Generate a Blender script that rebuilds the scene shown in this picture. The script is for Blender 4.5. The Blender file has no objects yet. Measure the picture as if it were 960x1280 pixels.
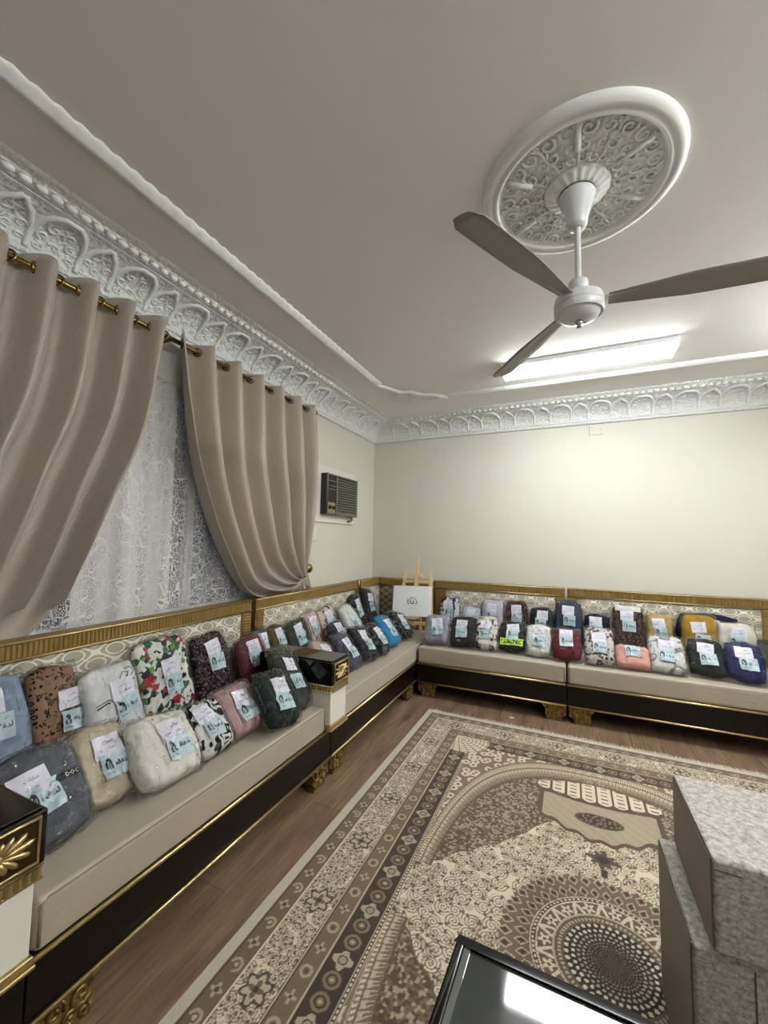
import bpy, bmesh, math, random, unicodedata
import numpy as np
from mathutils import Vector, Matrix, Euler, noise as mnoise
random.seed(7); np.random.seed(7)
C = bpy.context.scene.collection
PI = math.pi
sin, cos = math.sin, math.cos
HP_ = PI/2

# ------------------------------------------------------------------ camera, world, exposure
cam_d = bpy.data.cameras.new('camera'); cam = bpy.data.objects.new('camera', cam_d); C.objects.link(cam)
cam_d.sensor_fit = 'HORIZONTAL'; cam_d.sensor_width = 36.0; cam_d.lens = 36.0*509.146/960.0; cam_d.clip_start = 0.02
_y, _p, _r = 0.4247, 0.0706, 0.0170
_f = Vector((-sin(_y)*cos(_p), cos(_y)*cos(_p), sin(_p))); _ri = Vector((cos(_y), sin(_y), 0)); _up = _ri.cross(_f)
_R = cos(_r)*_ri+sin(_r)*_up; _U = -sin(_r)*_ri+cos(_r)*_up
cam.matrix_world = Matrix(((_R.x, _U.x, -_f.x, 2.2537), (_R.y, _U.y, -_f.y, -4.6532), (_R.z, _U.z, -_f.z, 1.45), (0, 0, 0, 1)))
sc = bpy.context.scene
sc.camera = cam
w = bpy.data.worlds.new('night'); sc.world = w; w.use_nodes = True
w.node_tree.nodes['Background'].inputs[0].default_value = (0.010, 0.013, 0.022, 1)
w.node_tree.nodes['Background'].inputs[1].default_value = 0.6
sc.cycles.transparent_max_bounces = 32
sc.view_settings.view_transform = 'Standard'; sc.view_settings.look = 'None'
sc.view_settings.exposure = 1.36; sc.view_settings.gamma = 1.0; sc.view_settings.use_curve_mapping = False
LAMP_STRENGTH = 17.0
FILL_STRENGTH = 75.0
RX, RY, CZ = 4.66, -5.85, 2.90          # room: x 0..RX, y RY..0, ceiling height

# ------------------------------------------------------------------ helpers
def lin(h):
    h = h.lstrip('#'); v = [int(h[i:i+2], 16)/255 for i in (0, 2, 4)]
    return tuple((c/12.92 if c <= 0.04045 else ((c+0.055)/1.055)**2.4) for c in v)
def rgba(h): return lin(h)+(1,) if isinstance(h, str) else tuple(h)+(1,)

class Mat:
    def __init__(s, name):
        s.m = bpy.data.materials.new(name); s.m.use_nodes = True; s.t = s.m.node_tree; s.t.nodes.clear()
        s.out = s.t.nodes.new('ShaderNodeOutputMaterial')
    def n(s, typ, ins=None, **props):
        nd = s.t.nodes.new('ShaderNode'+typ)
        for k, v in props.items(): setattr(nd, k, v)
        for k, v in (ins or {}).items(): s.put(nd.inputs[k], v)
        return nd
    def put(s, sock, v):
        if isinstance(v, bpy.types.NodeSocket): s.t.links.new(v, sock)
        elif isinstance(v, str): sock.default_value = rgba(v)
        elif isinstance(v, tuple) and len(v) == 3 and sock.type == 'RGBA': sock.default_value = v+(1,)
        else: sock.default_value = v
    def math(s, op, a, b=0.0, c=None, clamp=False):
        ins = {0: a, 1: b}
        if c is not None: ins[2] = c
        return s.n('Math', ins, operation=op, use_clamp=clamp).outputs[0]
    def mix(s, f, a, b, mode='MIX'):
        nd = s.n('Mix', None, data_type='RGBA', blend_type=mode)
        s.put(nd.inputs[0], f); s.put(nd.inputs[6], a); s.put(nd.inputs[7], b)
        return nd.outputs[2]
    def ramp(s, f, pts, const=False):
        nd = s.n('ValToRGB', {0: f}); cr = nd.color_ramp
        if const: cr.interpolation = 'CONSTANT'
        while len(cr.elements) < len(pts): cr.elements.new(0.5)
        for e, (p, c) in zip(cr.elements, pts): e.position = p; e.color = rgba(c)
        return nd.outputs[0]
    def co(s, kind='Object', scale=(1, 1, 1), rot=(0, 0, 0)):
        tc = s.n('TexCoord'); mp = s.n('Mapping', {0: tc.outputs[kind], 2: rot, 3: scale}); return mp.outputs[0]
    def noise(s, co, scale, detail=2.0, rough=0.5, out=0):
        return s.n('TexNoise', {'Vector': co, 'Scale': scale, 'Detail': detail, 'Roughness': rough}).outputs[out]
    def voro(s, co, scale, feature='F1', out=0, rnd=1.0):
        nd = s.n('TexVoronoi', None, feature=feature); s.put(nd.inputs['Vector'], co); s.put(nd.inputs['Scale'], scale); s.put(nd.inputs['Randomness'], rnd); return nd.outputs[out]
    def bump(s, h, strength=0.3, dist=0.01): return s.n('Bump', {'Height': h, 'Strength': strength, 'Distance': dist}).outputs[0]
    def pbr(s, col, rough=0.5, metal=0.0, normal=None, **kw):
        b = s.n('BsdfPrincipled', {'Base Color': col, 'Roughness': rough, 'Metallic': metal})
        for k, v in kw.items(): s.put(b.inputs[k.replace('_', ' ')], v)
        if normal is not None: s.t.links.new(normal, b.inputs['Normal'])
        s.t.links.new(b.outputs[0], s.out.inputs[0]); return s.m

def simple(name, col, rough=0.5, metal=0.0, nscale=0, nstr=0.2, ndist=0.004, **kw):
    M = Mat(name); nm = None
    if nscale: nm = M.bump(M.noise(M.co(), nscale, 3), nstr, ndist)
    return M.pbr(col, rough, metal, nm, **kw)

class MB:
    """collects geometry for ONE mesh object"""
    def __init__(s): s.v = []; s.f = []
    def add(s, vs, fs):
        o = len(s.v); s.v += [tuple(v) for v in vs]; s.f += [tuple(i+o for i in f) for f in fs]
    def box(s, x0, x1, y0, y1, z0, z1):
        s.add([(x0,y0,z0),(x1,y0,z0),(x1,y1,z0),(x0,y1,z0),(x0,y0,z1),(x1,y0,z1),(x1,y1,z1),(x0,y1,z1)],
              [(0,3,2,1),(4,5,6,7),(0,1,5,4),(1,2,6,5),(2,3,7,6),(3,0,4,7)])
    def prism(s, poly, axis, a, b):
        """poly of 2D points extruded from a to b along axis ('x': (y,z), 'y': (x,z), 'z': (x,y))"""
        n = len(poly)
        def P(q, t): return {'x': (t, q[0], q[1]), 'y': (q[0], t, q[1]), 'z': (q[0], q[1], t)}[axis]
        s.add([P(q, a) for q in poly]+[P(q, b) for q in poly],
              [tuple(range(n)), tuple(range(2*n-1, n-1, -1))]+[(i, (i+1) % n, n+(i+1) % n, n+i) for i in range(n)])
    def lathe(s, prof, c=(0, 0, 0), n=32):
        m = len(prof); vs = []
        for i in range(n):
            a = 2*PI*i/n
            for r, z in prof: vs.append((c[0]+r*cos(a), c[1]+r*sin(a), c[2]+z))
        s.add(vs, [(i*m+j, ((i+1) % n)*m+j, ((i+1) % n)*m+j+1, i*m+j+1) for i in range(n) for j in range(m-1)])
    def tube(s, pts, r, n=6, closed=False, caps=True):
        pts = [Vector(p) for p in pts]; m = len(pts); vs = []; up = None
        for i, p in enumerate(pts):
            a = pts[(i-1) % m] if (closed or i > 0) else p; b = pts[(i+1) % m] if (closed or i < m-1) else p
            t = (b-a)
            t = t.normalized() if t.length > 1e-9 else Vector((0, 0, 1))
            if up is None: up = t.orthogonal().normalized()
            up = (up-t*up.dot(t))
            up = up.normalized() if up.length > 1e-6 else t.orthogonal().normalized()
            q = t.cross(up); rr = r[i] if isinstance(r, (list, tuple)) else r
            for k in range(n):
                an = 2*PI*k/n; vs.append(p+(up*cos(an)+q*sin(an))*rr)
        fs = [(i*n+k, i*n+(k+1) % n, ((i+1) % m)*n+(k+1) % n, ((i+1) % m)*n+k) for i in range(m if closed else m-1) for k in range(n)]
        if caps and not closed: fs += [tuple(range(n-1, -1, -1)), tuple((m-1)*n+k for k in range(n))]
        s.add(vs, fs)
    def grid(s, fn, nu, nv):
        vs = [fn(i/nu, j/nv) for j in range(nv+1) for i in range(nu+1)]; k = nu+1
        s.add(vs, [(j*k+i, j*k+i+1, (j+1)*k+i+1, (j+1)*k+i) for j in range(nv) for i in range(nu)])
    def ball(s, c, rx, ry, rz, nu=8, nv=6):
        vs = []; fs = []
        for j in range(nv+1):
            t = PI*j/nv
            for i in range(nu):
                a = 2*PI*i/nu; vs.append((c[0]+rx*sin(t)*cos(a), c[1]+ry*sin(t)*sin(a), c[2]+rz*cos(t)))
        for j in range(nv):
            for i in range(nu): fs.append((j*nu+i, (j+1)*nu+i, (j+1)*nu+(i+1) % nu, j*nu+(i+1) % nu))
        s.add(vs, fs)
    def mesh(s, name, mat, smooth=False):
        me = bpy.data.meshes.new(name); me.from_pydata(s.v, [], s.f); me.validate(clean_customdata=False)
        bm = bmesh.new(); bm.from_mesh(me); bmesh.ops.remove_doubles(bm, verts=bm.verts, dist=1e-5); bmesh.ops.recalc_face_normals(bm, faces=bm.faces); bm.to_mesh(me); bm.free()
        if mat: me.materials.append(mat)
        if smooth: me.polygons.foreach_set('use_smooth', [True]*len(me.polygons))
        return me
    def build(s, name, mat, parent=None, smooth=False, bevel=0.0, seg=2, auto=None):
        o = bpy.data.objects.new(name, s.mesh(name, mat, smooth or bool(auto))); C.objects.link(o)
        if parent: o.parent = parent
        if bevel:
            b = o.modifiers.new('bevel', 'BEVEL'); b.width = bevel; b.segments = seg; b.limit_method = 'ANGLE'; b.angle_limit = 0.6
            o.data.polygons.foreach_set('use_smooth', [True]*len(o.data.polygons))
            b.harden_normals = False
            wn = o.modifiers.new('normals', 'WEIGHTED_NORMAL'); wn.keep_sharp = True
        if auto:
            o.data.set_sharp_from_angle(angle=auto)
        return o
def inst(name, me, parent, loc=(0, 0, 0), rot=(0, 0, 0), sca=(1, 1, 1)):
    o = bpy.data.objects.new(name, me); C.objects.link(o); o.location = loc; o.rotation_euler = rot; o.scale = sca
    if parent: o.parent = parent
    return o
def thing(name, label, cat, loc=(0, 0, 0), rz=0, group=None):
    o = bpy.data.objects.new(name, None); C.objects.link(o); o.location = loc; o.rotation_euler = (0, 0, rz); o.empty_display_size = 0.1
    return tag(o, label, cat, group)
def tag(o, label, cat, group=None):
    o['label'] = label; o['category'] = cat
    if group: o['group'] = group
    return o
def struct(o): o['kind'] = 'structure'; return o
def spiral(cx, cy, r, a0, turns, n=14, sgn=1):
    return [(cx+r*(1-i/n*0.85)*cos(a0+sgn*2*PI*turns*i/n), cy+r*(1-i/n*0.85)*sin(a0+sgn*2*PI*turns*i/n)) for i in range(n+1)]
def spline(P, n):
    """Catmull-Rom through points, n samples evenly by chord"""
    P = [np.array(p, float) for p in P]; d = [0]
    for a, b in zip(P, P[1:]): d.append(d[-1]+np.linalg.norm(b-a))
    d = np.array(d)/d[-1]; A = np.array([P[0]*2-P[1]]+P+[P[-1]*2-P[-2]]); out = []
    for t in np.linspace(0, 1, n):
        i = min(np.searchsorted(d, t, 'right')-1, len(P)-2); u = (t-d[i])/(d[i+1]-d[i]); p0, p1, p2, p3 = A[i:i+4]
        out.append(0.5*((2*p1)+(-p0+p2)*u+(2*p0-5*p1+4*p2-p3)*u*u+(-p0+3*p1-3*p2+p3)*u**3))
    return np.array(out)

# ------------------------------------------------------------------ materials
M = Mat('cream wall paint'); c = M.co()
wall_m = M.pbr(M.mix(M.noise(c, 1.3, 2), '#cbc9bc', '#d1cfc3'), 0.6, 0, M.bump(M.noise(c, 60, 3), 0.12, 0.003))
M = Mat('ceiling paint'); c = M.co()
ceil_m = M.pbr(M.mix(M.noise(c, 1.1, 3), '#e1e0dd', '#e7e6e3'), 0.75, 0, M.bump(M.noise(c, 45, 3), 0.08, 0.003))
M = Mat('carved white plaster'); c = M.co()
h = M.math('ADD', M.math('MULTIPLY', M.voro(c, 55, 'SMOOTH_F1'), 0.9), M.math('MULTIPLY', M.noise(c, 90, 2), 0.5))
carve_m = M.pbr('#e3e5e4', 0.5, 0, M.bump(h, 0.9, 0.014))
plaster_m = simple('white plaster', '#e6e8e7', 0.45, 0, 70, 0.1, 0.003)
M = Mat('oak laminate'); oi = M.n('ObjectInfo'); tc = M.n('TexCoord')
sh = M.n('VectorMath', {0: tc.outputs['Object'], 1: oi.outputs['Location']}, operation='ADD').outputs[0]
g1 = M.n('Mapping', {0: sh, 3: (26, 1.6, 1)}).outputs[0]; g2 = M.n('Mapping', {0: sh, 3: (7, 1.1, 1)}).outputs[0]
nA = M.noise(g1, 3, 5, 0.65); nB = M.noise(g2, 1.7, 3, 0.6)
v = M.math('ADD', M.math('MULTIPLY', nA, 0.55), M.math('MULTIPLY', nB, 0.45))
kn = M.math('SUBTRACT', 1.0, M.n('MapRange', {0: M.voro(M.n('Mapping', {0: sh, 3: (4.2, 1.5, 1)}).outputs[0], 1.0), 1: 0.03, 2: 0.16}).outputs[0])
col = M.ramp(v, [(0.34, '#574634'), (0.5, '#7a634e'), (0.66, '#9a8167')])
col = M.mix(M.math('MULTIPLY', kn, 0.75), col, '#4a3022')
col = M.mix(M.math('MULTIPLY', oi.outputs['Random'], 0.32), col, '#705640')
plank_m = M.pbr(col, 0.38, 0, M.bump(nA, 0.1, 0.002))
joint_m = simple('dark floor joint', '#2c211a', 0.8)
espresso_m = simple('espresso lacquered wood', '#0f0906', 0.32, 0, 30, 0.03, 0.002, Specular_IOR_Level=0.25)
black_m = simple('black gloss lacquer', '#0d0a09', 0.12)
M = Mat('antique gold leaf'); c = M.co(); nz = M.noise(c, 40, 3)
gold_m = M.pbr(M.mix(nz, '#b39a66', '#d8c698'), 0.3, 0.92, M.bump(nz, 0.15, 0.002))
M = Mat('dull gold frame'); c = M.co(); nz = M.noise(c, 25, 3)
dgold_m = M.pbr(M.mix(nz, '#836a3a', '#a98b52'), 0.42, 0.55, M.bump(nz, 0.1, 0.002))
M = Mat('dark gold ground'); c = M.co()
dkgold_m = M.pbr('#3b2b12', 0.45, 0.6, M.bump(M.noise(c, 60, 3), 0.3, 0.004))
M = Mat('carved aged gold'); c = M.co(); nz = M.noise(c, 30, 4)
agold_m = M.pbr(M.ramp(nz, [(0.35, '#5a4522'), (0.65, '#a4874f')]), 0.35, 0.75, M.bump(nz, 0.4, 0.005))
M = Mat('beige seat fabric'); c = M.co(); geo = M.n('NewGeometry')
nzc = M.n('TexCoord'); top = M.math('GREATER_THAN', M.n('SeparateXYZ', {0: geo.outputs['Normal']}).outputs[2], 0.6)
wv = M.n('TexWave', {'Vector': M.co('Object', (1, 1, 1), (0, 0.45, 0)), 'Scale': 42.0, 'Distortion': 0.6}, wave_type='BANDS', bands_direction='Z').outputs[1]
fine = M.noise(c, 420, 2)
hh = M.math('ADD', M.math('MULTIPLY', wv, M.math('SUBTRACT', 1.0, top)), M.math('MULTIPLY', fine, 0.4))
colr = M.mix(M.math('MULTIPLY', wv, M.math('MULTIPLY', M.math('SUBTRACT', 1.0, top), 0.35)), '#a89f8c', '#887e6d')
colr = M.mix(M.math('MULTIPLY', M.noise(c, 9, 3), 0.25), colr, '#8f8773')
seat_m = M.pbr(colr, 0.5, 0, M.bump(hh, 0.35, 0.003), Sheen_Weight=0.2)
piping_m = simple('taupe seam piping', '#7f7563', 0.6)
def trellis(name, light, dark, px, pz):
    M = Mat(name); x, y, z = [M.n('SeparateXYZ', {0: M.co()}).outputs[i] for i in range(3)]
    cs = lambda q, p: M.math('COSINE', M.math('MULTIPLY', q, 2*PI/p))
    f = M.math('ABSOLUTE', M.math('ADD', cs(x, px), cs(z, pz)))
    l1 = M.math('LESS_THAN', f, 0.24)
    l2 = M.math('LESS_THAN', M.math('ABSOLUTE', M.math('SUBTRACT', f, 1.05)), 0.15)
    g = M.math('ABSOLUTE', M.math('SUBTRACT', M.math('ABSOLUTE', cs(x, px)), M.math('ABSOLUTE', cs(z, pz))))
    l3 = M.math('MULTIPLY', M.math('LESS_THAN', g, 0.12), M.math('LESS_THAN', f, 0.9))
    line = M.math('MAXIMUM', M.math('MAXIMUM', l1, l2), l3)
    return M.pbr(M.mix(line, dark, light), 0.65, 0, M.bump(M.math('ADD', line, M.math('MULTIPLY', M.noise(M.co(), 300), 0.3)), 0.3, 0.003))
trellis_m = trellis('trellis upholstery', '#d6d1c4', '#99937f', 0.19, 0.105)
trellis_d = trellis('brown trellis upholstery', '#a3937c', '#4f4232', 0.11, 0.075)
M = Mat('taupe curtain satin'); uv = M.n('TexCoord').outputs['UV']
wv = M.n('TexWave', {'Vector': M.n('Mapping', {0: uv, 2: (0, 0, 0.5), 3: (1, 1, 1)}).outputs[0], 'Scale': 44.0, 'Distortion': 3.0, 'Detail': 2.0}, wave_type='BANDS').outputs[1]
nz = M.noise(M.n('Mapping', {0: uv, 3: (60, 25, 1)}).outputs[0], 3, 3)
curtain_m = M.pbr(M.mix(M.math('MULTIPLY', wv, 0.3), M.mix(nz, '#9f9487', '#b0a698'), '#8f8578'), 0.36, 0, M.bump(M.math('ADD', wv, nz), 0.3, 0.003), Sheen_Weight=0.3)
# lace: opaque white thread pattern, open holes between
M = Mat('white lace'); uv = M.n('TexCoord').outputs['UV']
fl = M.voro(uv, 17, 'F1', 0, 0.75); ringv = M.math('ABSOLUTE', M.math('SINE', M.math('MULTIPLY', fl, 24.0)))
net = M.math('LESS_THAN', M.voro(uv, 95, 'DISTANCE_TO_EDGE'), 0.055)
edge = M.math('LESS_THAN', M.voro(uv, 17, 'DISTANCE_TO_EDGE', 0, 0.75), 0.028)
thread = M.math('MAXIMUM', M.math('MAXIMUM', M.math('GREATER_THAN', ringv, 0.92), net), edge)
d = M.n('BsdfDiffuse', {'Color': '#f0f0f2'}).outputs[0]; tl = M.n('BsdfTranslucent', {'Color': '#f0f0f2'}).outputs[0]
mx = M.n('MixShader', {0: 0.2, 1: d, 2: tl}).outputs[0]; tr = M.n('BsdfTransparent').outputs[0]
M.t.links.new(M.n('MixShader', {0: M.math('ADD', M.math('MULTIPLY', thread, 0.85), 0.03), 1: tr, 2: mx}).outputs[0], M.out.inputs[0]); lace_m = M.m
M = Mat('white sheer voile'); d = M.n('BsdfDiffuse', {'Color': '#dad7cd'}).outputs[0]; tr = M.n('BsdfTransparent').outputs[0]
M.t.links.new(M.n('MixShader', {0: 0.9, 1: tr, 2: d}).outputs[0], M.out.inputs[0]); voile_m = M.m
brass_m = simple('antique brass', '#8a7443', 0.25, 1.0)
chrome_m = simple('chrome', '#b8b8b8', 0.12, 1.0)
white_metal = simple('white enamel', '#d7d9dc', 0.25)
white_plastic = simple('white plastic', '#d9d6cc', 0.35)
blade_m = simple('grey white fan blade', '#8f8c86', 0.5)
glass_m = simple('window glass', '#ffffff', 0.02, 0, Transmission_Weight=1.0, IOR=1.45)
alu_m = simple('white window frame', '#d0cfca', 0.35)
dark_plastic = simple('black plastic', '#141413', 0.35)
grille_m = simple('grey green grille', '#6f7165', 0.45)
pine_m = simple('pale pine', '#d5b98a', 0.5, 0, 25, 0.05)
canvas_m = simple('white board', '#e6e9ea', 0.5)
card_m = simple('white printed card', '#e9ebec', 0.35)
ink_m = simple('green grey ink', '#4b5550', 0.6)
ink_pale = simple('pale grey ink', '#9a9f9f', 0.6)
ink_dark = simple('dark print ink', '#151a1c', 0.6)
ink_pen = simple('violet pen ink', '#4c4668', 0.6)
note_m = simple('lilac note paper', '#e2e0ea', 0.5)
label_m = simple('pale blue label paper', '#bdd2d8', 0.45)
label_white = simple('white emblem ground', '#e4eef0', 0.5)
M = Mat('clear crinkled plastic'); oi = M.n('ObjectInfo'); tc = M.n('TexCoord')
mp = M.n('Mapping', {0: tc.outputs['Object'], 3: (1, 1, 0.35)}); M.t.links.new(M.n('CombineXYZ', {1: M.math('MULTIPLY', oi.outputs['Random'], 6.0)}).outputs[0], mp.inputs[2])
mp2 = M.n('Mapping', {0: tc.outputs['Object'], 2: (0, 1.1, 0), 3: (0.35, 1, 1)})
r1 = M.math('ABSOLUTE', M.math('SUBTRACT', M.noise(mp.outputs[0], 17, 2.5, 0.5), 0.5)); r2 = M.math('ABSOLUTE', M.math('SUBTRACT', M.noise(mp2.outputs[0], 21, 2, 0.5), 0.5))
nzb = M.bump(M.math('ADD', r1, r2), 1.0, 0.06)
gl = M.n('BsdfGlossy', {'Color': (0.95, 0.97, 1.0), 'Roughness': 0.10, 'Normal': nzb}).outputs[0]
fr = M.n('Fresnel', {'IOR': 1.5, 'Normal': nzb}).outputs[0]
tr = M.n('BsdfTransparent', {'Color': (1.0, 1.0, 1.0)}).outputs[0]
M.t.links.new(M.n('MixShader', {0: M.math('MINIMUM', M.math('MULTIPLY', M.math('POWER', fr, 1.3), 1.4), 0.55), 1: tr, 2: gl}).outputs[0], M.out.inputs[0]); film_m = M.m
M = Mat('lit lamp diffuser'); e = M.n('Emission', {'Color': (0.965, 0.985, 1.0), 'Strength': LAMP_STRENGTH}).outputs[0]; M.t.links.new(e, M.out.inputs[0]); glow_m = M.m
M = Mat('added fill tube glow'); e = M.n('Emission', {'Color': (0.965, 0.985, 1.0), 'Strength': FILL_STRENGTH}).outputs[0]; M.t.links.new(e, M.out.inputs[0]); fill_tube_m = M.m  # glow of the added fill tubes outside the frame
M = Mat('mottled grey velvet'); c = M.co(); n1 = M.noise(c, 110, 4, 0.75); n2 = M.noise(M.co('Object', (1, 1, 2.2)), 55, 3)
vv = M.math('ADD', M.math('MULTIPLY', n1, 0.6), M.math('MULTIPLY', n2, 0.4))
mottle_m = M.pbr(M.ramp(vv, [(0.38, '#77726a'), (0.5, '#a39e95'), (0.62, '#c4c0b7')]), 0.38, 0, M.bump(n1, 0.15, 0.003), Sheen_Weight=0.2)
taupe_m = simple('smooth taupe side', '#7d7264', 0.5)
M = Mat('black tinted glass')
tglass_m = M.pbr('#343735', 0.06, 0, None, Coat_Weight=0.6, Coat_Roughness=0.02)  # grey of the ceiling's reflection is put into the base colour

# ------------------------------------------------------------------ room shell
o = MB(); o.box(0, RX, RY, 0, -0.06, -0.008); floor = struct(o.build('floor', joint_m))
PW, PL, G = 0.19, 1.28, 0.0022
plank_cache = {}
def plank_mesh(wd, ln):
    k = (round(wd, 3), round(ln, 3))
    if k not in plank_cache:
        m = MB(); m.box(G/2, wd-G/2, G/2, ln-G/2, -0.008, 0); plank_cache[k] = m.mesh('plank', plank_m)
    return plank_cache[k]
offs = [0.0, 0.64, 0.32, 0.96]; nx = int(math.ceil(RX/PW))
for i in range(nx):
    x0 = i*PW; wd = min(PW, RX-x0); y = RY-offs[i % 4]
    while y < -1e-4:
        a, b = max(y, RY), min(y+PL, 0)
        if b-a > 0.02 and wd > 0.02: inst('plank', plank_mesh(wd, b-a), floor, (x0, a, 0))
        y += PL
o = MB(); o.box(0, RX, RY, 0, CZ, CZ+0.1); struct(o.build('ceiling', ceil_m))
o = MB(); o.box(-0.2, RX+0.2, 0, 0.15, 0, CZ); struct(o.build('wall_back', wall_m))
WY0, WY1, WZ0, WZ1 = -4.42, -1.80, 0.92, 2.42
o = MB(); o.box(-0.2, 0, RY, WY0, 0, CZ); o.box(-0.2, 0, WY1, 0, 0, CZ); o.box(-0.2, 0, WY0, WY1, 0, WZ0); o.box(-0.2, 0, WY0, WY1, WZ1, CZ)
struct(o.build('wall_left', wall_m))
o = MB(); o.box(RX, RX+0.15, RY, 0, 0, CZ); struct(o.build('wall_right', wall_m))
o = MB(); o.box(-0.2, RX+0.2, RY-0.15, RY, 0, CZ); struct(o.build('wall_front', wall_m))
o = MB()
for a, b in ((WY0, WY0+0.06), (WY1-0.06, WY1)): o.box(-0.14, -0.08, a, b, WZ0, WZ1)
o.box(-0.14, -0.08, WY0, WY1, WZ0, WZ0+0.06); o.box(-0.14, -0.08, WY0, WY1, WZ1-0.06, WZ1)
win = struct(o.build('window_1', alu_m, None, bevel=0.004))
for k in range(1, 3):
    yy = WY0+(WY1-WY0)*k/3; o = MB(); o.box(-0.135, -0.085, yy-0.025, yy+0.025, WZ0+0.06, WZ1-0.06); o.build('mullion', alu_m, win)
for k in range(3):
    a = WY0+(WY1-WY0)*k/3; b = WY0+(WY1-WY0)*(k+1)/3; o = MB(); o.box(-0.113, -0.107, a+0.03, b-0.03, WZ0+0.05, WZ1-0.05); o.build('pane', glass_m, win)

# plaster cornice: a cove with arch ribs and a row of beads; local frame u along the wall, d out of the wall
def cove(t):     # t 0..1 -> (out, z)
    a = t*PI/2; return (0.05+0.205*(1-cos(a)), 2.742+0.118*sin(a))
prof = [(0, 2.69), (0.028, 2.69), (0.034, 2.70), (0.034, 2.712), (0.045, 2.716), (0.05, 2.728), (0.05, 2.742)]+[cove(i/10) for i in range(1, 11)]+\
       [(0.255, 2.866), (0.275, 2.866), (0.278, 2.872), (0.315, 2.876), (0.322, 2.882), (0.345, 2.884), (0.355, 2.89), (0.362, 2.90)]
def cornice(name, to_world, length, rich):
    m = MB(); n = len(prof); vs = []
    for e in (0, 1):
        for d, z in prof: vs.append(to_world(d if e == 0 else length-d, d, z))
    m.add(vs, [(i, i+1, n+i+1, n+i) for i in range(n-1)])
    root = struct(m.build(name, carve_m, None, auto=0.5))
    return root
W_left = lambda u, d, z: (d, -u, z)
W_back = lambda u, d, z: (u, -d, z)
W_right = lambda u, d, z: (RX-d, -u, z)
W_front = lambda u, d, z: (u, RY+d, z)
def arch_path(wd, pointed):
    P = []
    hw = wd/2
    if pointed: pts = [(-hw, 0.0), (-hw, 0.42), (-hw*0.72, 0.60), (-hw*0.62, 0.68), (-hw*0.2, 0.80), (0, 0.90)]
    else: pts = [(-hw, 0.0), (-hw, 0.45), (-hw*0.86, 0.62), (-hw*0.80, 0.70), (-hw*0.42, 0.88), (0, 0.93)]
    return pts+[(-a, b) for a, b in reversed(pts[:-1])]
def rib_mesh(wd, pointed):
    """in a local frame x along wall, y = -out, z"""
    m = MB(); P = []
    for a, b in spline(arch_path(wd, pointed), 22):
        d, z = cove(min(max(b, 0), 1)); P.append((a, -d-0.003, z-0.003))
    m.tube(P, 0.012, 6)
    return m.mesh('arch_rib', plaster_m, True)
def scroll_mesh(wd, top, seed):
    r = random.Random(seed); m = MB()
    cells = [(-0.25, 0.16), (0.25, 0.16), (-0.22, 0.40), (0.22, 0.40), (0, 0.28), (-0.13, 0.60), (0.13, 0.60), (0, top-0.12)]
    for k, (a, b) in enumerate(cells):
        P = []
        for x, y in spiral(a*wd*1.25, b, 0.085, r.uniform(0, 6), 1.15, 9, 1 if k % 2 else -1):
            x2 = a*wd*1.25+(x-a*wd*1.25)*0.32; d, z = cove(min(max(y, 0.02), 0.97)); P.append((x2, -d-0.002, z-0.002))
        m.tube(P, [0.0072*(1-0.5*i/9) for i in range(10)], 4, caps=False)
    return m.mesh('arch_filigree', plaster_m, True)
rib_w, rib_n = rib_mesh(0.205, False), rib_mesh(0.155, True)
scr_w, scr_n = scroll_mesh(0.205, 0.9, 1), scroll_mesh(0.155, 0.82, 2)
m = MB(); m.ball((0, 0, 0), 0.024, 0.017, 0.015, 8, 5); bead_me = m.mesh('bead', plaster_m, True)
def dress(root, length, place, rz):
    u = 0.30+0.10; k = 0
    while u < length-0.35:
        wide = k % 2 == 0; p = place(u)
        inst('arch_rib', rib_w if wide else rib_n, root, p, (0, 0, rz)); inst('arch_filigree', scr_w if wide else scr_n, root, p, (0, 0, rz))
        u += 0.18; k += 1
    u = 0.33
    while u < length-0.3:
        p = place(u); q = (p[0]+(0.297 if rz else 0), p[1]-(0 if rz else 0.297), 2.871); inst('bead', bead_me, root, q, (0, 0, rz)); u += 0.056
c1 = cornice('trim_1', W_left, -RY, True); dress(c1, -RY, lambda u: (0, -u, 0), PI/2)
c2 = cornice('trim_2', W_back, RX, True); dress(c2, RX, lambda u: (u, 0, 0), 0)
cornice('trim_3', W_right, -RY, False); cornice('trim_4', W_front, RX, False)

# ceiling moulding: a rectangle of rope moulding
mprof = [(-0.045, 0), (-0.04, -0.012), (-0.022, -0.016), (-0.012, -0.026), (0.012, -0.026), (0.02, -0.016), (0.034, -0.02), (0.043, -0.010), (0.045, 0)]
def moulding(name, A, B):
    m = MB(); A = Vector(A); B = Vector(B); t = (B-A); L = t.length; t.normalize(); q = Vector((t.y, -t.x, 0)); n = int(L/0.022); vs = []; k = len(mprof)
    for i in range(n+1):
        s = i/n; e = 0.006*sin(2*PI*i/3.0)
        for j, (d, z) in enumerate(mprof):
            dd = d+(e if j < 3 else 0); vs.append(A+t*(s*L)+q*(-dd)+Vector((0, 0, CZ+z)))
    m.add(vs, [(i*k+j, i*k+j+1, (i+1)*k+j+1, (i+1)*k+j) for i in range(n) for j in range(k-1)])
    return struct(m.build(name, plaster_m, None, True))
X0, X1, Y0, Y1 = 0.66, RX-0.66, -5.05, -0.80
moulding('trim_5', (X0, Y0, 0), (X0, Y1-0.52, 0)); moulding('trim_6', (X0+0.50, Y1, 0), (X1, Y1, 0)); moulding('trim_7', (X1, Y1, 0), (X1, Y0, 0)); moulding('trim_8', (X1, Y0, 0), (X0, Y0, 0))
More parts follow.
